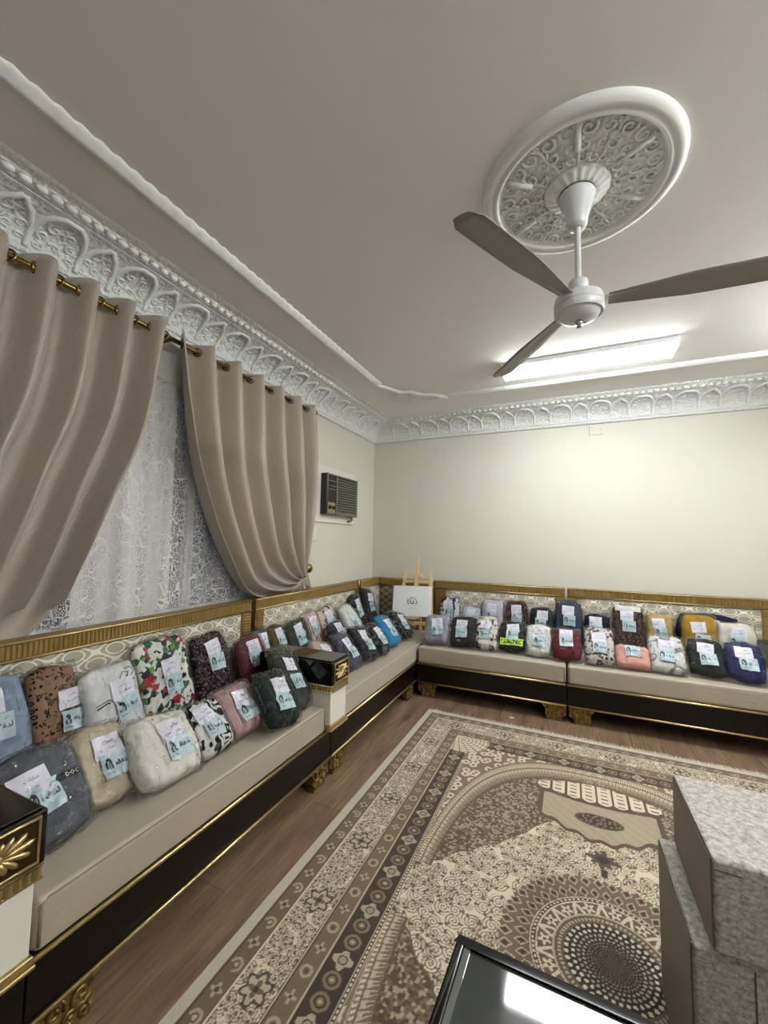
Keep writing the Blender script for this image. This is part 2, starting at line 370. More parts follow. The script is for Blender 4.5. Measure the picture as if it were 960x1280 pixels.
def corner_piece():
    # carved corner panel with a wavy inner edge
    edge = spline([(0.66, -1.34), (0.74, -1.22), (0.80, -1.10), (0.90, -1.06), (0.97, -0.97), (1.07, -0.93), (1.18, -0.80)], 26)
    poly = [(0.62, -1.34)]+[tuple(p) for p in edge]+[(1.18, -0.76), (0.62, -0.76)]
    m = MB(); m.prism(poly[::-1], 'z', CZ-0.014, CZ); root = struct(m.build('trim_9', carve_m))
    m = MB(); m.tube([(p[0], p[1], CZ-0.018) for p in edge], 0.018, 8); m.build('edge_roll', plaster_m, root, True)
    m = MB(); m.tube([(0.66, -1.34, CZ-0.012), (0.66, -0.80, CZ-0.012), (1.18, -0.80, CZ-0.012)], 0.014, 6); m.build('edge_roll', plaster_m, root, True)
    m = MB(); r = random.Random(3)
    for cx, cy, rr in ((0.74, -0.90, 0.06), (0.72, -1.05, 0.05), (0.88, -0.88, 0.055), (0.83, -1.0, 0.05), (1.02, -0.86, 0.045)):
        m.tube([(x, y, CZ-0.016) for x, y in spiral(cx, cy, rr, r.uniform(0, 6), 1.3)], 0.008, 5)
    m.build('carving', plaster_m, root, True)
corner_piece()

# ------------------------------------------------------------------ ceiling rosette
FX, FY = 2.305, -2.915
ros = thing('ceiling_rosette', 'large round carved white plaster rosette on the ceiling above the fan', 'rosette', (FX, FY, CZ))
m = MB(); m.lathe([(0.372, 0), (0.368, -0.016), (0.352, -0.024), (0.338, -0.026), (0.333, -0.020), (0.327, -0.021), (0.318, -0.030), (0.308, -0.024), (0.303, -0.012), (0.296, -0.008)], n=96); m.build('rim', plaster_m, ros, True)
m = MB()
def rosfn(u, v):
    a = 2*PI*u; r = 0.06+0.24*v; z = -0.008+0.003*sin(12*a)*sin(PI*v)
    return (r*cos(a), r*sin(a), z)
m.grid(rosfn, 120, 14); m.build('carved_plate', carve_m, ros, True)
m = MB(); r = random.Random(5)
for k in range(12):
    a = 2*PI*k/12
    def pol(rr, da): return (rr*cos(a+da), rr*sin(a+da), -0.012)
    for rr, da, sz, sg in ((0.265, 0.13, 0.030, 1), (0.265, -0.13, 0.030, -1), (0.205, 0.10, 0.026, -1), (0.205, -0.12, 0.026, 1), (0.15, 0.10, 0.020, 1), (0.15, -0.14, 0.020, -1), (0.235, 0.0, 0.016, 1), (0.285, 0.0, 0.014, -1)):
        cx, cy, _ = pol(rr, da); m.tube([(x, y, -0.012) for x, y in spiral(cx, cy, sz, a+sg*1.0, 1.25, 14, sg)], [0.0065*(1-0.45*i/14) for i in range(15)], 5)
    m.tube([pol(0.12, 0), pol(0.17, 0.03), pol(0.21, -0.02), pol(0.25, 0.02), pol(0.295, 0)], 0.006, 5)
m.build('scrollwork', plaster_m, ros, True)
m = MB(); m.tube([(0.19, 0, -0.013), (0.285, 0, -0.013)], 0.012, 6); bar_me = m.mesh('radial_bar', plaster_m, True)
for k in range(6): inst('radial_bar', bar_me, ros, (0, 0, 0), (0, 0, 2*PI*(k+0.5)/6))
m = MB()
def flute(u, v):
    a = 2*PI*u; pr = [(0.125, -0.008), (0.12, -0.018), (0.105, -0.022), (0.085, -0.030), (0.07, -0.034)]
    i = min(int(v*4), 3); f = v*4-i; rr = pr[i][0]*(1-f)+pr[i+1][0]*f; z = pr[i][1]*(1-f)+pr[i+1][1]*f
    return (rr*cos(a), rr*sin(a), z-0.005*abs(sin(10*a))*(1 if 0 < v < 1 else 0))
m.grid(flute, 80, 8); m.build('fluted_collar', plaster_m, ros, True)

# ------------------------------------------------------------------ ceiling fan (at rest)
fan = thing('ceiling_fan', 'white three blade ceiling fan hanging from the carved rosette', 'fan', (FX, FY, CZ))
m = MB(); m.lathe([(0.0, -0.034), (0.066, -0.034), (0.07, -0.042), (0.066, -0.05), (0.058, -0.085), (0.042, -0.13), (0.036, -0.165), (0.03, -0.175), (0.018, -0.177), (0.0, -0.177)], n=32); m.build('canopy', white_metal, fan, True)
m = MB(); m.lathe([(0.012, -0.17), (0.012, -0.42)], n=16); m.build('down_rod', white_metal, fan, True)
m = MB(); m.lathe([(0.0, -0.40), (0.033, -0.40), (0.036, -0.405), (0.039, -0.47), (0.0, -0.47)], n=28); m.build('rod_cover', white_metal, fan, True)
m = MB(); m.lathe([(0.0, -0.462), (0.07, -0.464), (0.088, -0.474), (0.092, -0.49), (0.092, -0.505), (0.089, -0.508), (0.092, -0.511), (0.092, -0.53), (0.088, -0.538), (0.084, -0.538), (0.082, -0.533), (0.07, -0.55), (0.04, -0.562), (0.0, -0.566)], n=48); m.build('motor_housing', white_metal, fan, auto=0.6)
m = MB(); m.lathe([(0.0, -0.560), (0.014, -0.562), (0.014, -0.578), (0.009, -0.582), (0.009, -0.592), (0.0, -0.594)], n=16); m.tube([(0.01, 0, -0.57), (0.03, 0.004, -0.574)], 0.004, 6); m.build('switch_nub', chrome_m, fan, True)
for ang in (0.0, 124.0, 243.0):
    a = math.radians(ang)
    m = MB()
    def bl(u, v):
        r = 0.105+0.605*u; wd = (0.055+0.055*min(1, u*2.2))*(1 if u < 0.93 else (1-((u-0.93)/0.07)**2*0.45))
        s = (v-0.5)*wd; return (r, s, -0.497-s*0.22-0.010*u+0.004*(1-(2*v-1)**2))
    m.grid(bl, 16, 4)
    b = m.build('blade', blade_m, fan, True); b.rotation_euler = (0, 0, a); sd = b.modifiers.new('thick', 'SOLIDIFY'); sd.thickness = 0.003
    m = MB(); m.prism([(0.075, -0.022), (0.13, -0.016), (0.24, -0.022), (0.24, 0.022), (0.13, 0.016), (0.075, 0.022)], 'z', -0.4915, -0.4885)
    k = m.build('blade_iron', white_metal, fan); k.rotation_euler = (0, 0, a)

# ------------------------------------------------------------------ fluorescent ceiling lamp, and fill tubes added out of view
def lamp(x, y, label, rz=0):
    t = thing('ceiling_lamp', label, 'lamp', (x, y, CZ), rz, 'fluorescent ceiling lamps')
    m = MB(); m.box(-0.60, 0.60, -0.115, 0.115, -0.035, 0); m.build('housing', white_metal, t, bevel=0.004)
    m = MB(); pr = [(-0.105, -0.036), (-0.10, -0.058), (-0.085, -0.072), (0.085, -0.072), (0.10, -0.058), (0.105, -0.036)]
    m.prism(pr, 'x', -0.59, 0.59); m.build('diffuser', glow_m, t)
    for s in (-1, 1):
        m = MB(); m.box(min(s*0.59, s*0.598), max(s*0.59, s*0.598), -0.108, 0.108, -0.075, -0.03); m.build('end_cap', white_plastic, t, bevel=0.002)
lamp(2.375, -1.235, 'long glowing white fluorescent lamp on the ceiling beyond the fan')
def fill_batten(x, y, label):  # out-of-view tubes, added to brighten the ceiling and left wall
    t = thing('fill_tube', label, 'lamp', (x, y, CZ), HP_, 'added fill tubes along the right hand wall')
    m = MB(); m.box(-0.62, 0.62, -0.03, 0.03, -0.05, 0); m.build('housing', white_metal, t, bevel=0.004)
    m = MB(); m.tube([(-0.59, 0, -0.095), (0.59, 0, -0.095)], 0.019, 12); m.build('tube', fill_tube_m, t, True)
    for s_ in (-1, 1):
        m = MB(); m.box(min(s_*0.585, s_*0.61), max(s_*0.585, s_*0.61), -0.024, 0.024, -0.12, -0.05); m.build('fill_holder', white_plastic, t, bevel=0.003)
fill_batten(4.05, -1.75, 'added unseen fill tube on the ceiling along the right hand wall, towards the back wall')
fill_batten(4.05, -4.10, 'added unseen fill tube on the ceiling along the right hand wall, towards the front wall')

# ------------------------------------------------------------------ wall fittings
ac = thing('window_air_conditioner', 'grey and black window air conditioner set in the left wall beside the curtain', 'air conditioner', (0, -0.935, 1.91))
m = MB(); m.box(0, 0.02, -0.40, 0.40, -0.285, 0.29); m.build('white_surround', white_plastic, ac, bevel=0.004)
m = MB(); m.box(0.02, 0.085, -0.315, 0.315, -0.205, 0.205); m.build('casing', dark_plastic, ac, bevel=0.006)
m = MB()
m.box(0.085, 0.10, -0.315, 0.315, 0.19, 0.205); m.box(0.085, 0.10, -0.315, 0.315, -0.205, -0.185); m.box(0.085, 0.10, -0.315, -0.298, -0.205, 0.205); m.box(0.085, 0.10, 0.302, 0.315, -0.205, 0.205); m.box(0.085, 0.10, -0.135, -0.12, -0.205, 0.205)
m.build('front_frame', grille_m, ac, bevel=0.003)
m = MB(); m.box(0.0, 0.014, -0.21, 0.21, -0.006, 0.006); louv = m.mesh('louver', grille_m)
for k in range(14):
    z = -0.17+k*0.0262; inst('louver', louv, ac, (0.087, 0.091, z), (0, 0.5, 0))
m = MB(); m.box(0.085, 0.093, -0.295, -0.137, -0.08, 0.188); m.build('control_panel', black_m, ac)
for z in (0.08, 0.045, 0.13): m = MB(); m.box(0.093, 0.0945, -0.28, -0.15, z, z+0.008); m.build('panel_stripe', grille_m, ac)
m = MB(); m.box(0.085, 0.095, -0.295, -0.155, -0.183, -0.085); m.build('knob_plate', simple('tan panel', '#8c8055', 0.4), ac)
for yy in (-0.262, -0.19):
    m = MB(); m.lathe([(0, 0.022), (0.017, 0.02), (0.02, 0.0)], n=16); k = m.build('knob', dark_plastic, ac, True); k.location = (0.094, yy, -0.135); k.rotation_euler = (0, PI/2, 0)
m = MB(); m.tube([(0.05, 0.27, -0.205), (0.06, 0.275, -0.235), (0.05, 0.255, -0.252), (0.035, 0.22, -0.25)], 0.011, 8); m.build('drain_elbow', grille_m, ac, True)
sw = thing('wall_switch', 'small white switch plate on the left wall below the air conditioner', 'switch', (0, -1.34, 1.51))
m = MB(); m.box(0, 0.012, -0.06, 0.06, -0.075, 0.075); m.build('plate', white_plastic, sw, bevel=0.004)
m = MB(); m.box(0.012, 0.018, -0.02, 0.02, -0.03, 0.03); m.build('rocker', white_plastic, sw, bevel=0.003)
sw = thing('wall_plate', 'small cream blanking plate high on the back wall under the cornice', 'wall plate', (2.53, 0, 2.63))
m = MB(); m.box(-0.06, 0.06, -0.012, 0, -0.055, 0.055); m.build('plate', wall_m, sw, bevel=0.004)
for x in (-0.04, 0.04):
    m = MB(); m.ball((x, -0.012, 0), 0.004, 0.002, 0.004); m.build('screw', chrome_m, sw, True)

# ------------------------------------------------------------------ curtains
RODX, RODZ = 0.14, 2.615
rod = thing('curtain_rod', 'antique brass curtain rod with ball end over the window', 'curtain rod', (RODX, 0, RODZ))
m = MB(); m.tube([(0, -4.62, 0), (0, -1.585, 0)], 0.014, 12); m.build('pole', brass_m, rod, True)
for yy in (-4.64, -1.565):
    m = MB(); m.ball((0, yy, 0), 0.026, 0.028, 0.026, 14, 10); m.build('finial', brass_m, rod, True)
for yy in (-4.60, -3.055, -1.615):
    m = MB(); m.box(-RODX, -RODX+0.012, yy-0.018, yy+0.018, -0.03, 0.03); m.tube([(-RODX+0.01, yy, 0), (-0.012, yy, -0.004)], 0.008, 8); m.build('bracket', brass_m, rod)
def curtain(label, y_in, edge, far, y_out, nf, phase):
    """edge: path of the free inner edge (y,z); far: path of the outer edge; pleats gathered towards the tie-back"""
    t = thing('curtain', label, 'curtain', (RODX, (y_in+y_out)/2, 0), 0, 'tied back taupe curtains')
    NS, NT = nf*16, 64
    c0, c1 = spline(edge, NT+1), spline(far, NT+1); V = []; uvs = []
    for j in range(NT+1):
        tt = j/NT
        for i in range(NS+1):
            s = i/NS; sw_ = s**(1+0.25*tt)
            y = c0[j][0]*(1-sw_)+c1[j][0]*sw_; z = c0[j][1]*(1-sw_)+c1[j][1]*sw_
            am = 0.050*(1-tt)**0.6*(0.8+0.2*cos(3*s))+0.022+0.040*sin(PI*tt)*(0.75+0.45*sin(7*s+2))
            ph = 2*PI*nf*s+phase+0.5*sin(2.2*tt+5*s)*tt
            x = 0.14-0.05*tt*tt+am*cos(ph)+0.010*sin(2*ph+3*tt)*tt+0.006*mnoise.noise(Vector((s*9, tt*7, 1.3)))
            if tt > 0.8: x += 0.02*sin(ph*0.5)*(tt-0.8)*5
            x = 0.075+math.log1p(math.exp((x-0.075)/0.012))*0.012
            zz = z+(0.012*sin(ph) if tt < 0.03 else 0)-0.012*sin(ph)*tt
            if y_out < -4 and zz < 1.12: x = min(x, 0.085+max(0, zz-1.03)*0.5)
            V.append((x-RODX, y-(y_in+y_out)/2+0.018*sin(ph)*tt, zz)); uvs.append((s*1.6, tt*1.7))
    k = NS+1
    me = bpy.data.meshes.new('drape'); F = [(j*k+i, j*k+i+1, (j+1)*k+i+1, (j+1)*k+i) for j in range(NT) for i in range(NS)]
    me.from_pydata(V, [], F); ul = me.uv_layers.new(name='UVMap')
    for p in me.polygons:
        for li in p.loop_indices: ul.data[li].uv = uvs[me.loops[li].vertex_index]
    me.polygons.foreach_set('use_smooth', [True]*len(F)); me.materials.append(curtain_m)
    dr = bpy.data.objects.new('drape', me); C.objects.link(dr); dr.parent = t
    sd = dr.modifiers.new('thick', 'SOLIDIFY'); sd.thickness = 0.004
    # eyelets where the cloth crosses the rod
    ym = (y_in+y_out)/2
    for i in range(2*nf):
        s = (i+0.5-phase/PI)/(2*nf)
        if 0 < s < 1:
            yy = y_in*(1-s)+y_out*s; g = MB(); g.lathe([(0.020, -0.004), (0.027, -0.006), (0.030, 0), (0.027, 0.006), (0.020, 0.004), (0.020, -0.004)], n=18)
            e = g.build('eyelet', brass_m, t, True); e.location = (0.0, yy-ym, RODZ); e.rotation_euler = (PI/2, 0, 0.65 if i % 2 else -0.65)
    return t
edgeR = [(-3.05, 2.672), (-2.96, 2.156), (-2.865, 1.83), (-2.677, 1.442), (-2.404, 1.09), (-2.10, 1.005), (-1.78, 1.02), (-1.65, 1.09)]
curtain('taupe curtain right of the lace, swept and gathered to the right hand tie-back', -3.05, edgeR, [(-1.63, 2.665), (-1.60, 2.0), (-1.605, 1.5), (-1.60, 1.20), (-1.575, 1.12)], -1.63, 6, 0.0)
edgeL = [(-3.065, 2.676), (-3.144, 2.185), (-3.219, 1.911), (-3.327, 1.652), (-3.454, 1.319), (-3.593, 1.031), (-3.85, 0.90), (-4.25, 0.90), (-4.45, 1.0)]
curtain('taupe curtain left of the lace, draped across the left edge of the window', -3.065, edgeL, [(-4.50, 2.665), (-4.53, 2.0), (-4.53, 1.5), (-4.52, 1.15)], -4.50, 8, PI)
tb = thing('curtain_tieback', 'brass tie-back knob on the left wall holding the right hand curtain', 'tieback', (0, -1.545, 1.19))
m = MB(); m.lathe([(0, 0), (0.026, 0.0), (0.026, 0.006), (0.010, 0.012), (0.010, 0.085), (0.026, 0.09), (0.042, 0.104), (0.042, 0.118), (0.030, 0.132), (0, 0.138)], n=20)
k = m.build('knob', brass_m, tb, True); k.rotation_euler = (0, PI/2, 0)
m = MB(); m.tube([(0.06, 0.0, 0.01), (0.10, -0.05, -0.05), (0.15, -0.09, -0.08), (0.10, -0.12, -0.10), (0.05, -0.08, -0.08), (0.06, 0.0, 0.01)], 0.010, 6); m.build('band', curtain_m, tb, True)
m = MB()
def tail(u, v): return (0.075+0.018*sin(u*14)+0.01*v, -0.06+0.11*u*(0.6+0.6*v), -0.02-0.16*v-0.02*sin(u*9))
m.grid(tail, 24, 8); k = m.build('hanging_tail', curtain_m, tb, True); sd = k.modifiers.new('thick', 'SOLIDIFY'); sd.thickness = 0.006
def sheer(name, label, cat, y0, y1, z0, z1, x, amp, nf, mat):
    NS, NT = nf*12, 6; V = []; uvs = []
    for j in range(NT+1):
        for i in range(NS+1):
            s = i/NS; tt = j/NT; ph = 2*PI*nf*s
            V.append((x+amp*cos(ph+0.3*sin(4*s+tt))*(0.6+0.4*tt), y0+(y1-y0)*s+0.3*amp*sin(2*ph), z1+(z0-z1)*tt)); uvs.append((s*(y1-y0)*1.25, tt*(z1-z0)))
    k = NS+1; F = [(j*k+i, j*k+i+1, (j+1)*k+i+1, (j+1)*k+i) for j in range(NT) for i in range(NS)]
    me = bpy.data.meshes.new(name); me.from_pydata(V, [], F); ul = me.uv_layers.new(name='UVMap')
    for p in me.polygons:
        for li in p.loop_indices: ul.data[li].uv = uvs[me.loops[li].vertex_index]
    me.polygons.foreach_set('use_smooth', [True]*len(F)); me.materials.append(mat)
    ob = bpy.data.objects.new(name, me); C.objects.link(ob); return tag(ob, label, cat)
sheer('lace_curtain', 'white flowered lace curtain hanging in front of the dark window', 'lace curtain', -4.40, -1.74, 0.62, 2.58, 0.036, 0.020, 11, lace_m)
sheer('sheer_curtain', 'plain white sheer panel behind the middle of the lace curtain', 'sheer curtain', -3.42, -2.87, 0.925, 2.415, -0.035, 0.024, 4, voile_m)

# ------------------------------------------------------------------ majlis seating (local: length +X, front -Y, back at y 0)
SD, ZU, ZL, ZC = 0.925, 0.300, 0.135, 0.455
m = MB(); foot_poly = [(0, 0.135), (0.19, 0.135), (0.185, 0.115), (0.165, 0.095), (0.155, 0.07), (0.162, 0.045), (0.150, 0.02), (0.155, 0.0), (0.035, 0.0), (0.04, 0.02), (0.02, 0.045), (0.0, 0.05)]
m.prism(foot_poly, 'y', -0.055, 0.0); foot_me = m.mesh('foot', agold_m)
m = MB(); r = random.Random(2)
for cx, cz, rr, sg in ((0.05, 0.095, 0.03, 1), (0.12, 0.085, 0.034, -1), (0.09, 0.04, 0.026, 1), (0.13, 0.03, 0.018, -1), (0.05, 0.045, 0.02, -1)):
    m.tube([(x, -0.057, z) for x, z in spiral(cx, cz, rr, r.uniform(0, 6), 1.3, 12, sg)], 0.006, 5)
m.tube([(0.006, -0.056, 0.128), (0.182, -0.056, 0.128)], 0.005, 5); foot_carv = m.mesh('carving', agold_m, True)
def foot(parent, x, flip=False):
    f = inst('foot', foot_me, parent, (x, -SD+0.075, 0), (0, 0, 0), (-1 if flip else 1, 1, 1)); inst('carving', foot_carv, f)
def reeds(length, z0, z1, y, pitch=0.019, d=0.006):
    """row of little ribs across a rail running along x"""
    m = MB(); n = max(1, int(round(length/pitch))); p = length/n; vs = []
    prof_ = [(0.0, 0.0), (0.18, 0.75), (0.5, 1.0), (0.82, 0.75)]
    xs = [(i+f)*p for i in range(n) for f, _ in prof_]+[length]; ds = [q for i in range(n) for _, q in prof_]+[0.0]
    for x, q in zip(xs, ds): vs += [(x, y-q*d, z0), (x, y-q*d, z1)]
    m.add(vs, [(2*i, 2*i+2, 2*i+3, 2*i+1) for i in range(len(xs)-1)])
    return m
BZ0, BZ1, BY = 0.0, 1.012, 0.10     # backrest bottom, top, distance of its back from the wall
def backrest(label, loc, rz, x0, x1, stile_l, stile_r, panel, fr=dgold_m):
    root = thing('sofa_backrest', label, 'backrest', loc, rz, 'framed majlis backrests')
    yb, yf = -BY, -BY-0.075; RH = 0.085
    m = MB(); m.box(x0, x1, yf, yb, BZ1-RH, BZ1); rail = m.build('top_rail', fr, root, bevel=0.006)
    m = reeds(x1-x0-0.02, BZ1-RH+0.014, BZ1-0.014, yf-0.001); k = m.build('reeding', fr, rail); k.location = (x0+0.01, 0, 0)
    for z in (BZ1-0.008, BZ1-RH+0.006):
        m = MB(); m.tube([(x0, yf-0.003, z), (x1, yf-0.003, z)], 0.006, 6); m.build('gold_bead', gold_m, rail, True)
    for a, b in ((x0, x0+stile_l), (x1-stile_r, x1)):
        if b-a < 0.01: continue
        m = MB(); m.box(a, b, yf, yb, BZ0, BZ1-RH); st = m.build('stile', fr, root, bevel=0.004)
        m = reeds(BZ1-RH-BZ0-0.01, 0.012, b-a-0.012, yf-0.001); k = m.build('reeding', fr, st)
        k.data.transform(Matrix(((0, 0, 1, a), (0, 1, 0, 0), (1, 0, 0, BZ0+0.005), (0, 0, 0, 1)))); k.data.flip_normals()
    m = MB(); a, b = x0+stile_l, x1-stile_r; za, zb = BZ0, BZ1-RH
    def pad(u, v):
        q = min(min(u, 1-u)*(b-a), min(v, 1-v)*(zb-za))/0.04; q = min(1, q)
        return (a+(b-a)*u, yf+0.012-0.022*sin(q*PI/2), za+(zb-za)*v)
    m.grid(pad, 40, 16); m.build('upholstered_panel', panel, root, True)
    m = MB(); m.box(a, b, yb-0.02, yb, za, zb); m.build('back_board', espresso_m, root)
def sofa(name, label, loc, rz, L, c0, c1, feet, group='majlis seating units'):
    t = thing(name, label, 'sofa', loc, rz, group)
    m = MB(); m.box(0.002, L-0.002, -SD+0.012, -0.20, ZL, ZU); m.build('base', espresso_m, t, bevel=0.003)
    for z, rr, nm in ((ZU+0.002, 0.009, 'upper_gold_trim'), (ZL, 0.008, 'lower_gold_trim')):
        m = MB(); m.tube([(0.002, -SD+0.006, z), (L-0.002, -SD+0.006, z)], rr, 8); m.build(nm, gold_m, t, True)
    m = MB(); m.box(c0, c1, -SD, -BY-0.092, ZU+0.01, ZC); cu = m.build('cushion', seat_m, t, bevel=0.022, seg=3)
    m = MB(); zz = ZC-0.012; m.tube([(c0+0.012, -SD+0.001, ZU+0.03), (c0+0.012, -SD+0.004, zz-0.006), (c0+0.03, -SD+0.006, zz), (c1-0.03, -SD+0.006, zz), (c1-0.012, -SD+0.004, zz-0.006), (c1-0.012, -SD+0.001, ZU+0.03)], 0.0045, 6); m.build('piping', piping_m, cu, True)
    for x, fl in feet: foot(t, x, fl)
    return t
HP = PI/2
LA = -3.965; LB = -2.42
sofa('majlis_sofa', 'beige cushioned floor sofa under the curtains, nearest on the left wall', (0, LA, 0), HP, LB-LA-0.004, 0.006, LB-LA-0.085, [(0.03, False), (LB-LA-0.01, True)])
sofa('majlis_sofa', 'beige corner sofa under the air conditioner, between black armrest and easel', (0, LB, 0), HP, -LB-0.186, 0.125, -LB-0.20, [(0.01, False), (-LB-SD-0.005, True)])
sofa('majlis_sofa', 'beige cushioned sofa along the back wall, from the easel to the middle joint', (SD+0.010, 0, 0), 0, 1.290, 0.004, 1.288, [(0.01, False), (1.285, True)])
sofa('majlis_sofa', 'beige cushioned sofa along the back wall, right of the middle joint', (2.232, 0, 0), 0, 1.60, 0.004, 1.38, [(0.01, False)])
backrest('gold framed trellis backrest behind the nearest left sofa', (0, LA, 0), HP, -0.02, 1.63, 0.0, 0.09, trellis_m)
backrest('gold framed trellis backrest under the air conditioner', (0, LB, 0), HP, 0.13, 1.73, 0.09, 0.075, trellis_m)
backrest('short gold framed trellis backrest on the left wall next to the corner', (0, LB, 0), HP, 1.745, -LB-BY-0.002, 0.075, 0.0, trellis_m)
backrest('brown trellis backrest with a wide gold post behind the easel', (0, 0, 0), 0, BY+0.077, 0.862, 0.0, 0.20, trellis_d)
backrest('gold framed trellis backrest on the back wall, right of the easel', (0, 0, 0), 0, 0.877, 2.219, 0.125, 0.09, trellis_m)
backrest('gold framed trellis backrest at the right end of the back wall', (0, 0, 0), 0, 2.238, 3.817, 0.09, 0.085, trellis_m)
m = MB(); m.tube([(0.186, -0.69, 0.93), (0.19, -0.72, 0.98), (0.19, -0.70, 1.025), (0.185, -0.67, 1.025), (0.185, -0.655, 0.98), (0.186, -0.66, 0.90)], 0.011, 8)
fin = tag(m.build('gold_joint_ornament', gold_m, None, True), 'small gold arched ornament at the backrest joint under the air conditioner', 'ornament')

# carved console armrests
def console(label, loc, rz, base):
    t = thing('console_armrest', label, 'armrest', loc, rz, 'black and gold console armrests')
    W, F, B = 0.20, -SD-0.03, -0.41     # local x 0..W
    m = MB(); m.box(0.008, W-0.008, F+0.008, B, ZU+0.045, 0.535); m.build('body', simple('white lacquer', '#d8d4c8', 0.35), t, bevel=0.003)
    m = MB(); m.box(-0.002, W+0.002, F-0.008, B, ZU+0.012, ZU+0.024); m.box(0.002, W-0.002, F-0.002, B, ZU+0.024, ZU+0.045); m.build('gold_foot_moulding', gold_m, t, bevel=0.004)
    m = MB(); m.box(0.0, W, F, B, 0.535, 0.575); band = m.build('ribbed_band', dgold_m, t)
    m = reeds(W, 0.541, 0.569, F-0.001, 0.02, 0.006); m.build('reeding', gold_m, band)
    m = reeds(-F+B, 0.541, 0.569, 0.0, 0.02, 0.005); k = m.build('reeding', gold_m, band); k.rotation_euler = (0, 0, PI/2); k.location = (W+0.001, F, 0)
    k2 = m.build('reeding', gold_m, band); k2.rotation_euler = (0, 0, -PI/2); k2.location = (-0.001, B, 0)
    for z in (0.538, 0.573):
        m = MB(); m.tube([(-0.002, B, z), (-0.002, F-0.003, z), (W+0.002, F-0.003, z), (W+0.002, B, z)], 0.004, 6); m.build('gold_bead', gold_m, band, True)
    m = MB(); m.box(-0.006, W+0.006, F-0.008, B, 0.577, 0.715); bx = m.build('black_box', black_m, t, bevel=0.006)
    m = MB(); m.box(0.004, W-0.004, F+0.002, B-0.01, 0.715, 0.722); m.build('inlaid_top', simple('smoked glass top', '#1a1512', 0.08), t, bevel=0.003)
    m = MB(); m.box(0.016, W-0.016, F-0.011, F-0.008, 0.592, 0.702); pl = m.build('gold_plaque', dkgold_m, t)
    m = MB(); a, b, z0, z1 = 0.015, W-0.015, 0.590, 0.704; yy = F-0.012
    m.tube([(a, yy, z0), (b, yy, z0), (b, yy, z1), (a, yy, z1)], 0.0055, 6, True); m.build('plaque_frame', gold_m, pl, True)
    cx, cz = W/2, 0.647; leaf = MB()
    for k in range(14):
        an = 2*PI*k/14+0.1; L = 0.034+0.036*cos(an)**2; 
        P = [(cx+(0.008+L*s)*cos(an), F-0.013, cz+(0.008+L*s)*sin(an)*0.92) for s in (0, 0.3, 0.6, 0.85, 1)]; leaf.tube(P, [0.003, 0.006, 0.0085, 0.007, 0.002], 6)
    leaf.ball((cx, F-0.014, cz), 0.010, 0.004, 0.010); leaf.build('carved_palmette', gold_m, pl, True)
    if base:
        m = MB(); m.box(0.002, W-0.002, -SD+0.0, B, ZL, ZU+0.01); m.build('base', espresso_m, t, bevel=0.003)
        m = MB(); m.tube([(0.0, -SD-0.006, ZL), (W, -SD-0.006, ZL)], 0.008, 8); m.build('lower_gold_trim', gold_m, t, True)
        foot(t, 0.0)
console('black topped armrest with gold palmette plaque at the near left picture edge', (0, -4.172, 0), HP, True)
console('black topped armrest with gold plaque between the two left wall cushions', (0, -2.50, 0), HP, False)
console('black topped armrest at the right end of the back wall sofa', (3.618, 0, 0), 0, False)

